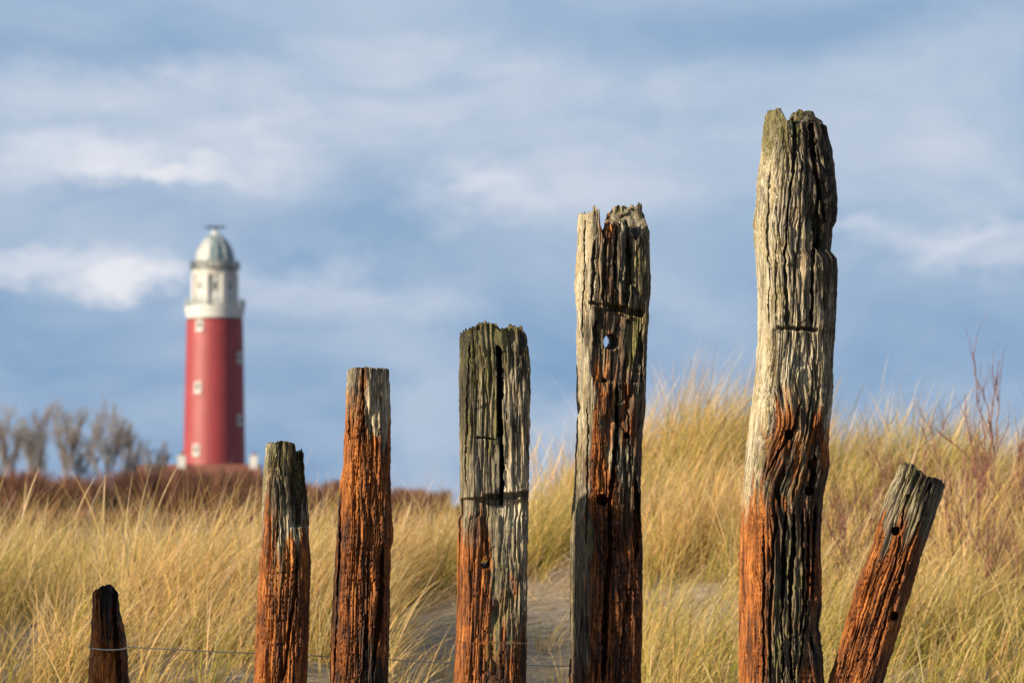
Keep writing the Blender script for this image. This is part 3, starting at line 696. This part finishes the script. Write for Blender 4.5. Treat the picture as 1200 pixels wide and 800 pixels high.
tussock(660, 760, 18.0, 30, .40, 1.2, 'small grass tussock on the shaded sand at the left edge of the see-through hole post')
tussock(520, 735, 18.6, 34, .36, 1.4, 'low grass tussock on the middle of the shaded sand, left of the notched post')
tussock(632, 720, 19.4, 26, .34, 1.3, 'thin grass tussock high on the sand between the notched post and the see-through hole post')
tussock(440, 740, 18.4, 44, .42, 1.4, 'grass tussock at the left rim of the sand, partly behind the round orange post')
tussock(760, 770, 17.2, 40, .42, 1.2, 'grass tussock at the foot of the dune right of the see-through hole post')
tussock(560, 700, 19.5, 26, .35, 1.0, 'small grass tussock on the shaded sand behind the notched post')

# ------------------------------------------------------------------ woody plants
def limb(V, Q, P, r0, r1, seg=5, rmin=0.0):
    P = np.array(P); n = len(P)
    T = np.gradient(P, axis=0); T /= (np.linalg.norm(T, axis=1)[:,None]+1e-9)
    ref = np.where(np.abs(T[:,2:3]) > .9, np.array([[1.0,0,0]]), np.array([[0,0,1.0]]))
    A = np.cross(T, ref); A /= (np.linalg.norm(A, axis=1)[:,None]+1e-9); B = np.cross(T, A)
    rr = np.maximum(np.linspace(r0, r1, n), rmin); an = np.arange(seg)/seg*2*np.pi
    vv = P[:,None,:]+rr[:,None,None]*(np.cos(an)[None,:,None]*A[:,None,:]+np.sin(an)[None,:,None]*B[:,None,:])
    b0 = sum(len(v) for v in V)
    i = np.arange(n-1)[:,None]*seg; j = np.arange(seg)[None,:]; j2 = (j+1) % seg
    V.append(vv.reshape(-1,3)); Q.append(np.stack([i+j, i+seg+j, i+seg+j2, i+j2], -1).reshape(-1,4)+b0)

def grow(V, Q, p, d, length, r, depth, rnd, spread, up, nmin, nmax, seg=4, ratio=(.5,.8), trunkQ=None):
    k = 5
    pts_ = [np.array(p, float)]; dd = np.array(d, float)
    for _ in range(k):
        dd = dd + np.array([rnd.gauss(0,.13), rnd.gauss(0,.13), rnd.gauss(0,.06)+up*.12]); dd /= np.linalg.norm(dd)
        pts_.append(pts_[-1]+dd*length/k)
    limb(V, Q, pts_, r, r*.55 if depth > 0 else r*.3, seg, (.016 if length < 1.6 else .03) if length > .5 and r > .008 else 0.0)
    if depth <= 0: return
    for c in range(rnd.randint(nmin, nmax)):
        f = rnd.uniform(.3, 1.0); ip = min(int(f*k), k-1); q = pts_[ip]+(pts_[ip+1]-pts_[ip])*(f*k-ip)
        a = rnd.uniform(0, 2*math.pi); s = rnd.uniform(.4,1)*spread
        nd = dd + s*np.array([math.cos(a), math.sin(a), 0.0]); nd[2] += up*.25; nd /= np.linalg.norm(nd)
        grow(V, Q, q, nd, length*rnd.uniform(*ratio), r*rnd.uniform(.45,.65), depth-1, rnd, spread, up, nmin, nmax, max(3, seg-1), ratio)

TWIG = simple_mat('red_brown_twigs', (.17,.072,.048), .7, .35, 8)
GREYTWIG = simple_mat('grey_brown_bark', (.23,.195,.17), .85, .3, 2)
BUSH = simple_mat('russet_brush', (.135,.055,.032), .85, .5, .25)

def bare_shrub(px, py_top, Y, nst, label, fan=.35, seed=1):
    rnd = random.Random(seed)
    x0, ztop = at(px, py_top, Y); z0 = float(H(x0, Y)); h = ztop-z0
    V = []; Q = []
    for i_ in range(nst):
        hh = h*(1.0 if i_ == 0 else rnd.uniform(.45,.92))
        d = np.array([rnd.gauss(-.02 if i_ == 0 else 0, .05 if i_ == 0 else fan), rnd.gauss(0,fan*.6), 1.0]); d /= np.linalg.norm(d)
        grow(V, Q, (rnd.gauss(0,.05), rnd.gauss(0,.05), -.03), d, hh*.66, .0062, 2, rnd, .42, .5, 4, 6, 5, (.35,.62))
    o = np_mesh('bare_shrub', np.concatenate(V), np.concatenate(Q), None, TWIG)
    o.location = (x0, Y, z0)
    tag(o, label, 'shrub', 'leafless red brown shrubs in the dune grass')
bare_shrub(1176, 384, 20.5, 11, 'tallest leafless red brown shrub at the right frame edge, twigs against the sky', .26, 3)
bare_shrub(1120, 470, 21.0, 10, 'leafless reddish shrub standing behind the top of the leaning post', .3, 5)
bare_shrub(1010, 505, 20.5, 9, 'thin leafless reddish shrub between the tallest post and the leaning post', .3, 8)
bare_shrub(1055, 480, 21.5, 9, 'leafless shrub just above the left of the leaning post top', .3, 11)
bare_shrub(1170, 560, 19.0, 11, 'low red twigged shrub right of the leaning post, below the tall shrub', .4, 13)

bare_shrub(1000, 590, 18.8, 8, 'low leafless reddish shrub close behind the left side of the leaning post', .4, 17)
bare_shrub(1095, 462, 22.0, 8, 'slender leafless shrub with long stems rising just right of the leaning post top', .30, 23)
bare_shrub(1145, 500, 19.6, 9, 'spreading red twigged shrub halfway up the slope, between the leaning post and the tall shrub', .45, 29)
bare_shrub(985, 540, 19.6, 6, 'leafless reddish shrub close to the right side of the tallest post', .40, 31)
# far trees
TY = 500.0
def bare_tree(px, py_top, wpx, Y, label, seed, nst=3):
    rnd = random.Random(seed)
    x0, ztop = at(px, py_top, Y); z0 = float(H(x0, Y)); h = ztop-z0
    root = empty('bare_tree', (x0, Y, z0)); sw = wpx*at(601, 400, Y)[0]
    V = []; Q = []
    limb(V, Q, [(0,0,-.3),(.05,0,h*.12),(0,.05,h*.30)], .24, .17, 8)
    np_mesh('trunk', np.concatenate(V), np.concatenate(Q), None, GREYTWIG, True, root)
    V = []; Q = []
    for i_ in range(nst):
        a = (i_+.5)/nst*2-1+rnd.gauss(0,.15)
        d = np.array([a*sw/h*1.1, rnd.gauss(0,.22), 1.0]); d /= np.linalg.norm(d)
        grow(V, Q, (0,0,h*rnd.uniform(.04,.28)), d, h*.46, .12, 4, rnd, .52, .60, 3, 5, 5, (.48,.70))
    np_mesh('crown', np.concatenate(V), np.concatenate(Q), None, GREYTWIG, True, root)
    tag(root, label, 'tree', 'leafless trees left of the lighthouse')
bare_tree(-8, 488, 30, TY, 'leafless tree cut by the left frame edge', 20, 4)
bare_tree(14, 492, 24, TY+4, 'leafless tree just inside the left frame edge, lower than its right neighbour', 21, 4)
bare_tree(42, 477, 30, TY+10, 'tallest leafless tree of the left group, second trunk in from the frame edge', 22, 5)
bare_tree(76, 484, 24, TY-6, 'leafless upright tree right of the tallest left one, before the sky gap', 23, 4)
bare_tree(126, 481, 36, TY+4, 'broad leafless tree nearest the lighthouse, forked into upright limbs', 24, 6)
bare_tree(152, 498, 26, TY+18, 'small faint leafless tree between the broad tree and the lighthouse', 25, 4)
bare_tree(98, 508, 28, TY+14, 'low leafless tree in the gap left of the broad forked tree', 26, 4)
bare_tree(178, 522, 20, TY+24, 'lowest faint leafless tree close to the left of the lighthouse', 27, 3)

# russet brush thicket in front of the house
def thicket():
    rnd = np.random.default_rng(5)
    runs = [(-60, 118, 553, 470), (118, 150, 580, 480), (140, 240, 549, 505), (215, 330, 546, 500), (330, 420, 564, 490), (420, 520, 573, 480), (520, 700, 590, 480), (-80, 190, 599, 300), (250, 470, 599, 330)]
    V = []; Q = []; off = 0
    for (xa, xb, yt, Y) in runs:
        n = int((xb-xa)*46)
        px = rnd.uniform(xa-5, xb+5, n); yy = Y + rnd.uniform(-8, 8, n)
        s = at(601, 400, Y)[0]
        x = (px-600)*s; z0 = H(x, yy)
        top = (620-yt)*s + CAMZ
        hmax = (top - z0)*(.92+.16*noise(px*.09, yt, 3)) + .35*noise(px*.5, yt, 9)
        h = hmax*(1-rnd.random(n)**1.6*.75)
        h0 = hmax*rnd.uniform(0,.5,n)*0
        lean = rnd.normal(0,.35,n)*h*.5; wv = rnd.uniform(.03,.10,n)
        yaw = rnd.uniform(0, np.pi, n)
        wx, wy = np.cos(yaw)*wv, np.sin(yaw)*wv
        b = np.stack([x, yy, z0], -1); m_ = np.stack([x+lean*.35, yy+rnd.normal(0,.2,n), z0+h*.55], -1); t_ = np.stack([x+lean, yy+rnd.normal(0,.4,n), z0+h], -1)
        w_ = np.stack([wx, wy, 0*wx], -1)
        vv = np.stack([b-w_, b+w_, m_-w_*.8, m_+w_*.8, t_-w_*.25, t_+w_*.25], 1)
        i0 = off+np.arange(n)[:,None]*6
        Q.append(np.concatenate([i0+np.array([[0,1,3,2]]), i0+np.array([[2,3,5,4]])])); V.append(vv.reshape(-1,3)); off += n*6
    o = np_mesh('brush_thicket', np.concatenate(V), np.concatenate(Q), None, BUSH)
    tag(o, 'far off russet leafless brush along the foot of the lighthouse and trees', 'thicket', kind='stuff')
thicket()

# ------------------------------------------------------------------ lighthouse
LY = 580.0; LS = at(601, 400, LY)[0]
lx, _ = at(251, 600, LY); lz0 = float(H(lx, LY))
def zpy(py): return at(251, py, LY)[1]
def painted(name, col, var=.10, rough=.55):
    t = NT(name); co = t.n('ShaderNodeTexCoord').outputs['Object']
    n1 = t.noise(t.scaled(co, (1,1,.25)), 1.1, 5, .65); n2 = t.noise(co, .35, 4, .6)
    f = t.math('ADD', t.math('MULTIPLY', n1, .5), t.math('MULTIPLY', n2, .5))
    c = t.mix(t.range(f, .35, .65), tuple(x*(1-var*1.6) for x in col), tuple(min(1,x*(1+var)) for x in col))
    br = t.n('ShaderNodeTexNoise', i={'Scale': 6.0, 'Detail': 3.0})
    bp = t.n('ShaderNodeBump', i={'Strength': .4, 'Distance': .02, 'Height': br.outputs[0]})
    return t.out(t.n('ShaderNodeBsdfPrincipled', i={'Base Color': c, 'Roughness': rough, 'Normal': bp.outputs[0]}).outputs[0])
RED = painted('red_painted_render', (.245,.031,.036))
WHITE = painted('white_paint', (.52,.52,.50), .05)
CREAM = painted('cream_paint', (.48,.475,.45), .05)
PALEGREY = painted('pale_grey_paint', (.36,.38,.38), .08)
GREYM = simple_mat('grey_painted_steel', (.30,.33,.33), .5, .15, 2)
DARKM = simple_mat('dark_steel', (.05,.055,.06), .5, .2, 2)
def glass_mat(name, col, rough=.08):
    t = NT(name); co = t.n('ShaderNodeTexCoord').outputs['Object']
    c = t.mix(t.range(t.noise(co, 1.5, 3), .3, .7), tuple(x*.8 for x in col), col)
    return t.out(t.n('ShaderNodeBsdfPrincipled', i={'Base Color': c, 'Roughness': rough, 'Specular IOR Level': .5}).outputs[0])
DGLASS = glass_mat('window_glass', (.03,.045,.06))
LGLASS = glass_mat('lantern_glass', (.085,.17,.185), .15)

lh = empty('lighthouse', (lx, LY, lz0))
tag(lh, 'tall red round lighthouse with white gallery and glass lantern dome', 'lighthouse')
def lathe(name, prof, mat, parent, seg=64, smooth=True, offs=0.0):
    prof = np.array(prof, float); an = np.arange(seg)/seg*2*np.pi + offs
    V = np.stack([prof[:,0][:,None]*np.sin(an), -prof[:,0][:,None]*np.cos(an), np.repeat((prof[:,1]-lz0)[:,None], seg, 1)], -1).reshape(-1,3)
    n = len(prof); i = np.arange(n-1)[:,None]*seg; j = np.arange(seg)[None,:]; j2 = (j+1) % seg
    q = np.stack([i+j, i+j2, i+seg+j2, i+seg+j], -1).reshape(-1,4)
    o = np_mesh(name, V, q, None, mat, smooth, parent)
    return o
def sharp(o, ang=35):
    bm = bmesh.new(); bm.from_mesh(o.data)
    for e in bm.edges:
        if len(e.link_faces) == 2 and e.calc_face_angle(0) > R(ang): e.smooth = False
    bm.to_mesh(o.data); bm.free(); return o
def rad(px): return px*LS
twr = [(rad(39.5), lz0-.5)] + [(rad(36.3-3.3*t), zpy(545-170*t)) for t in np.linspace(0,1,12)] 
lathe('tower_wall', twr, RED, lh)
def tower_r(py): return rad(36.3-3.3*(545-py)/170)
# white cornice and gallery deck
sharp(lathe('gallery', [(rad(32.6), zpy(373.5)), (rad(33.4), zpy(372.5)), (rad(33.4), zpy(370)), (rad(34.3), zpy(366)), (rad(35.2), zpy(362)), (rad(35.2), zpy(360)), (rad(10), zpy(360))], WHITE, lh))
def rail(name, radius, py0, py1, npost, mat, bars=3, r=.05):
    V = []; Q = []; z0, z1 = zpy(py0)-lz0, zpy(py1)-lz0
    an = np.linspace(0, 2*np.pi, 49)
    for b in range(1, bars+1):
        z = z0+(z1-z0)*b/bars
        limb(V, Q, np.stack([radius*np.cos(an), radius*np.sin(an), np.full(49, z)], -1), r, r, 5)
    for a in np.arange(npost)/npost*2*np.pi:
        c, s = radius*math.cos(a), radius*math.sin(a)
        limb(V, Q, [(c,s,z0),(c,s,(z0+z1)/2),(c,s,z1)], r, r, 5)
    return np_mesh(name, np.concatenate(V), np.concatenate(Q), None, mat, True, lh)
rail('railing', rad(35), 360, 351.5, 32, GREYM, 3, .06)
# octagonal watch room
O8 = math.pi/8 + R(4)
wr = lathe('watch_room', [(rad(28), zpy(360)), (rad(28), zpy(358)), (rad(26.6), zpy(357)), (rad(26.6), zpy(322)), (rad(28.2), zpy(320)), (rad(28.6), zpy(317)), (rad(8), zpy(316.5))], CREAM, lh, 8, False, O8)
for k_ in range(8):
    a = O8 + k_*math.pi/4
    bm = bmesh.new(); bmesh.ops.create_cube(bm, size=1, matrix=Matrix.Rotation(a, 4, 'Z') @ Matrix.Translation((0, -rad(26.6), (zpy(339.5)-lz0))) @ Matrix.Diagonal((.8,.5,zpy(322)-zpy(357),1)))
    bmesh.ops.bevel(bm, geom=bm.edges[:], offset=.06, segments=1, affect='EDGES')
    bm_obj('pilaster', bm, CREAM, lh)
def box_on(radius, ang, z, w, h, d, mat, name, parent, bev=.03, hole=None):
    """panel lying on a round or flat wall, facing outward at angle ang from the camera side"""
    M_ = Matrix.Rotation(ang, 4, 'Z') @ Matrix.Translation((0, -radius, z))
    bm = bmesh.new()
    if hole:
        t_ = hole
        for (cx_, cz_, ww, hh) in ((0, h/2-t_/2, w, t_), (0, -h/2+t_/2, w, t_), (-w/2+t_/2, 0, t_, h-2*t_-.01), (w/2-t_/2, 0, t_, h-2*t_-.01), (0, 0, t_*.35, h-2*t_-.02)):
            bmesh.ops.create_cube(bm, size=1, matrix=M_ @ Matrix.Translation((cx_, 0, cz_)) @ Matrix.Diagonal((ww, d, hh, 1)))
    else:
        bmesh.ops.create_cube(bm, size=1, matrix=M_ @ Matrix.Diagonal((w, d, h, 1)))
    return bm_obj(name, bm, mat, parent)
ap = rad(26.6)*math.cos(math.pi/8)
for k_ in range(8):
    a = O8 + (k_+.5)*math.pi/4
    zc = zpy(338 if k_ % 2 else 341)-lz0
    wn = box_on(ap+.03, a, zpy(336)-lz0, .95, 1.5, .12, WHITE, 'window', lh, hole=.16)
    box_on(ap+.02, a, zpy(336)-lz0, .62, 1.17, .07, DGLASS, 'pane', wn)
    pn = box_on(ap+.03, a, zpy(349)-lz0, 1.3, 1.0, .10, GREYM if k_ % 3 == 0 else WHITE, 'wall_panel', lh)
# tower windows
for (px, py) in ((235.5,382), (234,454), (232.5,527), (281,419), (281.5,492)):
    rr_ = tower_r(py); a = math.asin(max(-1, min(1, (px-251)*LS/rr_)))
    wn = box_on(rr_-.02, a, zpy(py)-lz0, 1.1, 1.5, .26, WHITE, 'window', lh, hole=.22)
    box_on(rr_-.02, a, zpy(py)-lz0, .67, 1.07, .18, DGLASS, 'pane', wn)
    box_on(rr_+.10, a, zpy(py)-lz0-.87, 1.3, .18, .34, WHITE, 'sill', wn)
# lantern gallery and dome
sharp(lathe('lantern_gallery', [(rad(20), zpy(316.3)), (rad(29), zpy(316.2)), (rad(29), zpy(314.6)), (rad(10), zpy(314.4))], DARKM, lh))
rail('lantern_railing', rad(28.5), 314.5, 307.5, 24, DARKM, 2, .07)
dome = [(rad(22), zpy(314.4)), (rad(22.2), zpy(306)), (rad(21.6), zpy(300)), (rad(19.6), zpy(293)), (rad(16.5), zpy(287)), (rad(12.3), zpy(281.5)), (rad(8.6), zpy(278)), (rad(5.8), zpy(275.5)), (rad(1), zpy(275))]
lathe('lantern_glass', dome, LGLASS, lh, 48)
V = []; Q = []
dm = np.array(dome)
for a in np.arange(12)/12*2*np.pi+.13:
    limb(V, Q, np.stack([(dm[:,0]+.05)*math.sin(a), -(dm[:,0]+.05)*math.cos(a), dm[:,1]-lz0], -1), .11, .10, 6)
for i_ in (1, 2, 4, 5):
    an = np.linspace(0, 2*np.pi, 41); limb(V, Q, np.stack([(dm[i_,0]+.04)*np.sin(an), -(dm[i_,0]+.04)*np.cos(an), np.full(41, dm[i_,1]-lz0)], -1), .08, .08, 6)
np_mesh('lantern_frame', np.concatenate(V), np.concatenate(Q), None, PALEGREY, True, lh)
sharp(lathe('lantern_base', [(rad(23.2), zpy(314.4)), (rad(23.2), zpy(308.5)), (rad(22.7), zpy(308))], CREAM, lh, 48))
for k_ in range(4):      # pale panels painting in the white reflection on the lantern's left
    a = -1.15 + k_*.50
    arc = np.linspace(a, a+.46, 6); pv = []
    for (r_, z_) in dome[1:6]: pv.append(np.stack([(r_+.10)*np.sin(arc), -(r_+.10)*np.cos(arc), np.full(6, z_-lz0)], -1))
    pv = np.array(pv); nn = pv.shape[0]; i = np.arange(nn-1)[:,None]*6; j = np.arange(5)[None,:]
    if k_ < 2: np_mesh('reflection_panel', pv.reshape(-1,3), np.stack([i+j, i+j+1, i+6+j+1, i+6+j], -1).reshape(-1,4), None, PALEGREY, True, lh)
sharp(lathe('roof_cap', [(rad(7.2), zpy(277.3)), (rad(6), zpy(275)), (rad(4.2), zpy(272.5)), (rad(2.2), zpy(270.5)), (rad(.6), zpy(270))], CREAM, lh, 24))
bm = bmesh.new()
bmesh.ops.create_cone(bm, cap_ends=True, segments=10, radius1=.16, radius2=.12, depth=1.0, matrix=Matrix.Translation((0,0,zpy(268.6)-lz0)))
bmesh.ops.create_cube(bm, size=1, matrix=Matrix.Translation((0,0,zpy(266.3)-lz0)) @ Matrix.Rotation(R(12),4,'Z') @ Matrix.Diagonal((2.9,.32,.30,1)))
bm_obj('radar_bar', bm, DARKM, lh)

# ------------------------------------------------------------------ keeper's house
HY = 556.0; HS = at(601, 400, HY)[0]
def hx(px): return at(px, 600, HY)[0]
def hz(py): return at(600, py, HY)[1]
TILE = simple_mat('red_roof_tiles', (.165,.058,.034), .8, .35, 2.2, 0, .03, (1,1,4))
WALLM = painted('pale_wall_render', (.42,.40,.36), .08)
hx0, hx1 = hx(160), hx(306); hzb = float(H((hx0+hx1)/2, HY))
ho = empty('keepers_house', ((hx0+hx1)/2, HY, hzb)); tag(ho, 'low house with red tiled roof and white chimneys at the foot of the lighthouse', 'house')
wl = hx1-hx0; rz = hz(544)-hzb; ez = hz(572)-hzb; dp = 4.2
bm = bmesh.new(); bmesh.ops.create_cube(bm, size=1, matrix=Matrix.Translation((0,0,ez/2-.25)) @ Matrix.Diagonal((wl-.6, dp*2-.8, ez-.1+.5, 1)))
for sx in (-1, 1):   # gables
    xg = sx*(wl/2-.3); g_ = [bm.verts.new((xg, -dp+.4, ez-.05)), bm.verts.new((xg, dp-.4, ez-.05)), bm.verts.new((xg, 0, rz-.25))]; bm.faces.new(g_)
bm_obj('wall', bm, WALLM, ho)
bm = bmesh.new()
for sy in (-1, 1):
    v0 = [(-wl/2, sy*dp, ez-.25), (wl/2, sy*dp, ez-.25), (wl/2, 0, rz), (-wl/2, 0, rz)]
    top_ = [bm.verts.new(v) for v in v0]; bot = [bm.verts.new((v[0], v[1], v[2]-.2)) for v in v0]
    bm.faces.new(top_); bm.faces.new(bot[::-1])
    for k_ in range(4): bm.faces.new((top_[k_], bot[k_], bot[(k_+1) % 4], top_[(k_+1) % 4]))
rf = bm_obj('roof', bm, TILE, ho)
for px in (213, 297.5):
    w_ = 9*HS; x_ = hx(px)-ho.location.x; zt = hz(534.5)-hzb
    bm = bmesh.new(); bmesh.ops.create_cube(bm, size=1, matrix=Matrix.Translation((x_,-.2,(zt+rz-1.4)/2)) @ Matrix.Diagonal((w_, w_*1.0, zt-rz+1.4, 1)))
    bmesh.ops.create_cube(bm, size=1, matrix=Matrix.Translation((x_,-.2,zt+.06)) @ Matrix.Diagonal((w_*1.18, w_*1.18, .16, 1)))
    ch = bm_obj('chimney', bm, WHITE, rf)
    bm = bmesh.new(); bmesh.ops.create_cone(bm, cap_ends=True, segments=12, radius1=.22, radius2=.17, depth=.55, matrix=Matrix.Translation((x_,-.2,zt+.4)))
    bm_obj('chimney_pot', bm, TILE, rf)
for k_, px in enumerate((180, 200, 221, 245, 268, 288)):
    x_ = hx(px)-ho.location.x
    bm = bmesh.new(); t_ = .12; w_, h_ = 1.1, 1.3; zc = ez*.5
    for (cx_, cz_, ww, hh) in ((0,h_/2-t_/2,w_,t_),(0,-h_/2+t_/2,w_,t_),(-w_/2+t_/2,0,t_,h_-2*t_-.01),(w_/2-t_/2,0,t_,h_-2*t_-.01)):
        bmesh.ops.create_cube(bm, size=1, matrix=Matrix.Translation((x_+cx_, -dp+.38, zc+cz_)) @ Matrix.Diagonal((ww,.12,hh,1)))
    wn = bm_obj('window', bm, WHITE, ho)
    bm = bmesh.new(); bmesh.ops.create_cube(bm, size=1, matrix=Matrix.Translation((x_, -dp+.385, zc)) @ Matrix.Diagonal((w_-2*t_-.01,.06,h_-2*t_-.01,1)))
    bm_obj('pane', bm, DGLASS, wn)

# ------------------------------------------------------------------ sky and sun
SUN_AZ, SUN_EL = 60.0, 18.0        # azimuth left of the direction behind the camera
wd_ = bpy.data.worlds.new('World'); SC.world = wd_; wd_.use_nodes = True
t = NT('sky', wd_.node_tree)
dirn = t.vmath('NORMALIZE', t.n('ShaderNodeTexCoord').outputs['Generated'])
sky = t.n('ShaderNodeTexSky', sky_type='NISHITA', sun_disc=False, sun_elevation=R(SUN_EL), sun_rotation=R(180+SUN_AZ), altitude=5, air_density=1.0, dust_density=.6, ozone_density=1.5)
sep = t.n('ShaderNodeSeparateXYZ', i={0: dirn})
STR = .1
base = t.mix(1.0, sky.outputs[0], (.46,.52,.63,1), 'MULTIPLY')
nz1 = t.noise(t.scaled(dirn, (12, 12, 27)), 1.0, 6, .55, .4)
nz2 = t.noise(t.scaled(dirn, (22, 22, 52)), 1.0, 7, .62, .5)
nz3 = t.noise(t.scaled(dirn, (5, 5, 17)), 1.0, 4, .5)
veil = t.mix(t.range(sep.outputs[2], .012, .10), (1.30,2.38,3.85,1), (2.40,3.25,4.40,1))     # layered grey blue cloud deck
veil = t.mix(t.range(nz1, .36, .64), t.mix(1.0, veil, (.82,.88,.94,1), 'MULTIPLY'), t.mix(.62, veil, (3.75,4.2,4.95,1)))
cov = t.range(nz3, .10, .42, .72, .95)
col = t.mix(cov, base, veil)
def dirpx(px, py):
    x, z = at(px, py, 1.0); v = Vector((x, 1.0, z-CAMZ)); v.normalize(); return v
warp = t.n('ShaderNodeTexNoise', i={'Scale': 1.0, 'Detail': 5.0, 'Roughness': .6}); t.t.links.new(t.scaled(dirn, (30, 30, 50)), warp.inputs['Vector'])
wv = t.vmath('MULTIPLY', t.vmath('SUBTRACT', warp.outputs['Color'], (.5,.5,.5)), (.045,.02,.028))
wdir = t.vmath('ADD', dirn, wv)
amt = None
for (px, py, rx, ry, a) in ((130,185,110,40,.85),(325,150,80,50,.6),(215,205,95,19,.85),(300,170,190,60,.4),(20,190,60,26,.4),(135,325,80,30,.95),(60,305,130,22,.6),(370,345,190,40,.38),(560,220,110,48,.6),(480,130,120,40,.35),(700,200,150,70,.35),(820,110,200,50,.28),(520,80,240,36,.3),(1050,170,200,50,.25),(180,100,240,36,.4),(1110,280,110,26,.55),(1000,262,60,16,.4),(1180,300,70,20,.4),(650,120,300,90,.22),(60,300,70,14,.5)):
    c_ = dirpx(px, py)
    d_ = t.vmath('MULTIPLY', t.vmath('SUBTRACT', wdir, tuple(c_)), (F/rx, 6.0, F/ry))
    g_ = t.math('MULTIPLY', t.range(t.vmath('LENGTH', d_), 1.22, .30), a)
    amt = g_ if amt is None else t.math('MAXIMUM', amt, g_)
amt = t.math('MULTIPLY', amt, t.range(nz2, .30, .60, .35, 1.15), True)
col = t.mix(amt, col, (5.3,5.35,5.7,1))
dk = None
for (px, py, rx, ry, a) in ((300,255,330,32,.5),(120,240,130,22,.5),(600,300,200,40,.35),(1080,345,260,40,.35),(150,390,260,40,.25),(980,25,260,30,.5),(90,60,220,30,.5),(150,400,300,60,.3),(900,420,400,70,.3),(420,215,70,40,.5)):
    c_ = dirpx(px, py)
    d_ = t.vmath('MULTIPLY', t.vmath('SUBTRACT', wdir, tuple(c_)), (F/rx, 6.0, F/ry))
    g_ = t.math('MULTIPLY', t.range(t.vmath('LENGTH', d_), 1.3, .1), a)
    dk = g_ if dk is None else t.math('MAXIMUM', dk, g_)
col = t.mix(dk, col, (1.62,2.48,3.78,1))
bg = t.n('ShaderNodeBackground', i={'Color': col, 'Strength': .082})
wo_ = t.n('ShaderNodeOutputWorld'); t.t.links.new(bg.outputs[0], wo_.inputs[0])

sl = bpy.data.lights.new('sun', 'SUN'); sl.energy = 5.0; sl.angle = R(.5); sl.color = (1.0,.85,.62)
so2 = bpy.data.objects.new('sun', sl); COL.objects.link(so2)
sd = Vector((-math.sin(R(SUN_AZ))*math.cos(R(SUN_EL)), -math.cos(R(SUN_AZ))*math.cos(R(SUN_EL)), math.sin(R(SUN_EL))))
so2.rotation_euler = sd.to_track_quat('Z', 'Y').to_euler(); so2.location = (-8, -4, 8)

SC.view_settings.view_transform = 'Standard'; SC.view_settings.look = 'None'; SC.view_settings.exposure = 0.92; SC.view_settings.gamma = 1
SC.cycles.max_bounces = 6; SC.cycles.diffuse_bounces = 3; SC.cycles.transparent_max_bounces = 8
SC.cycles.use_denoising = True
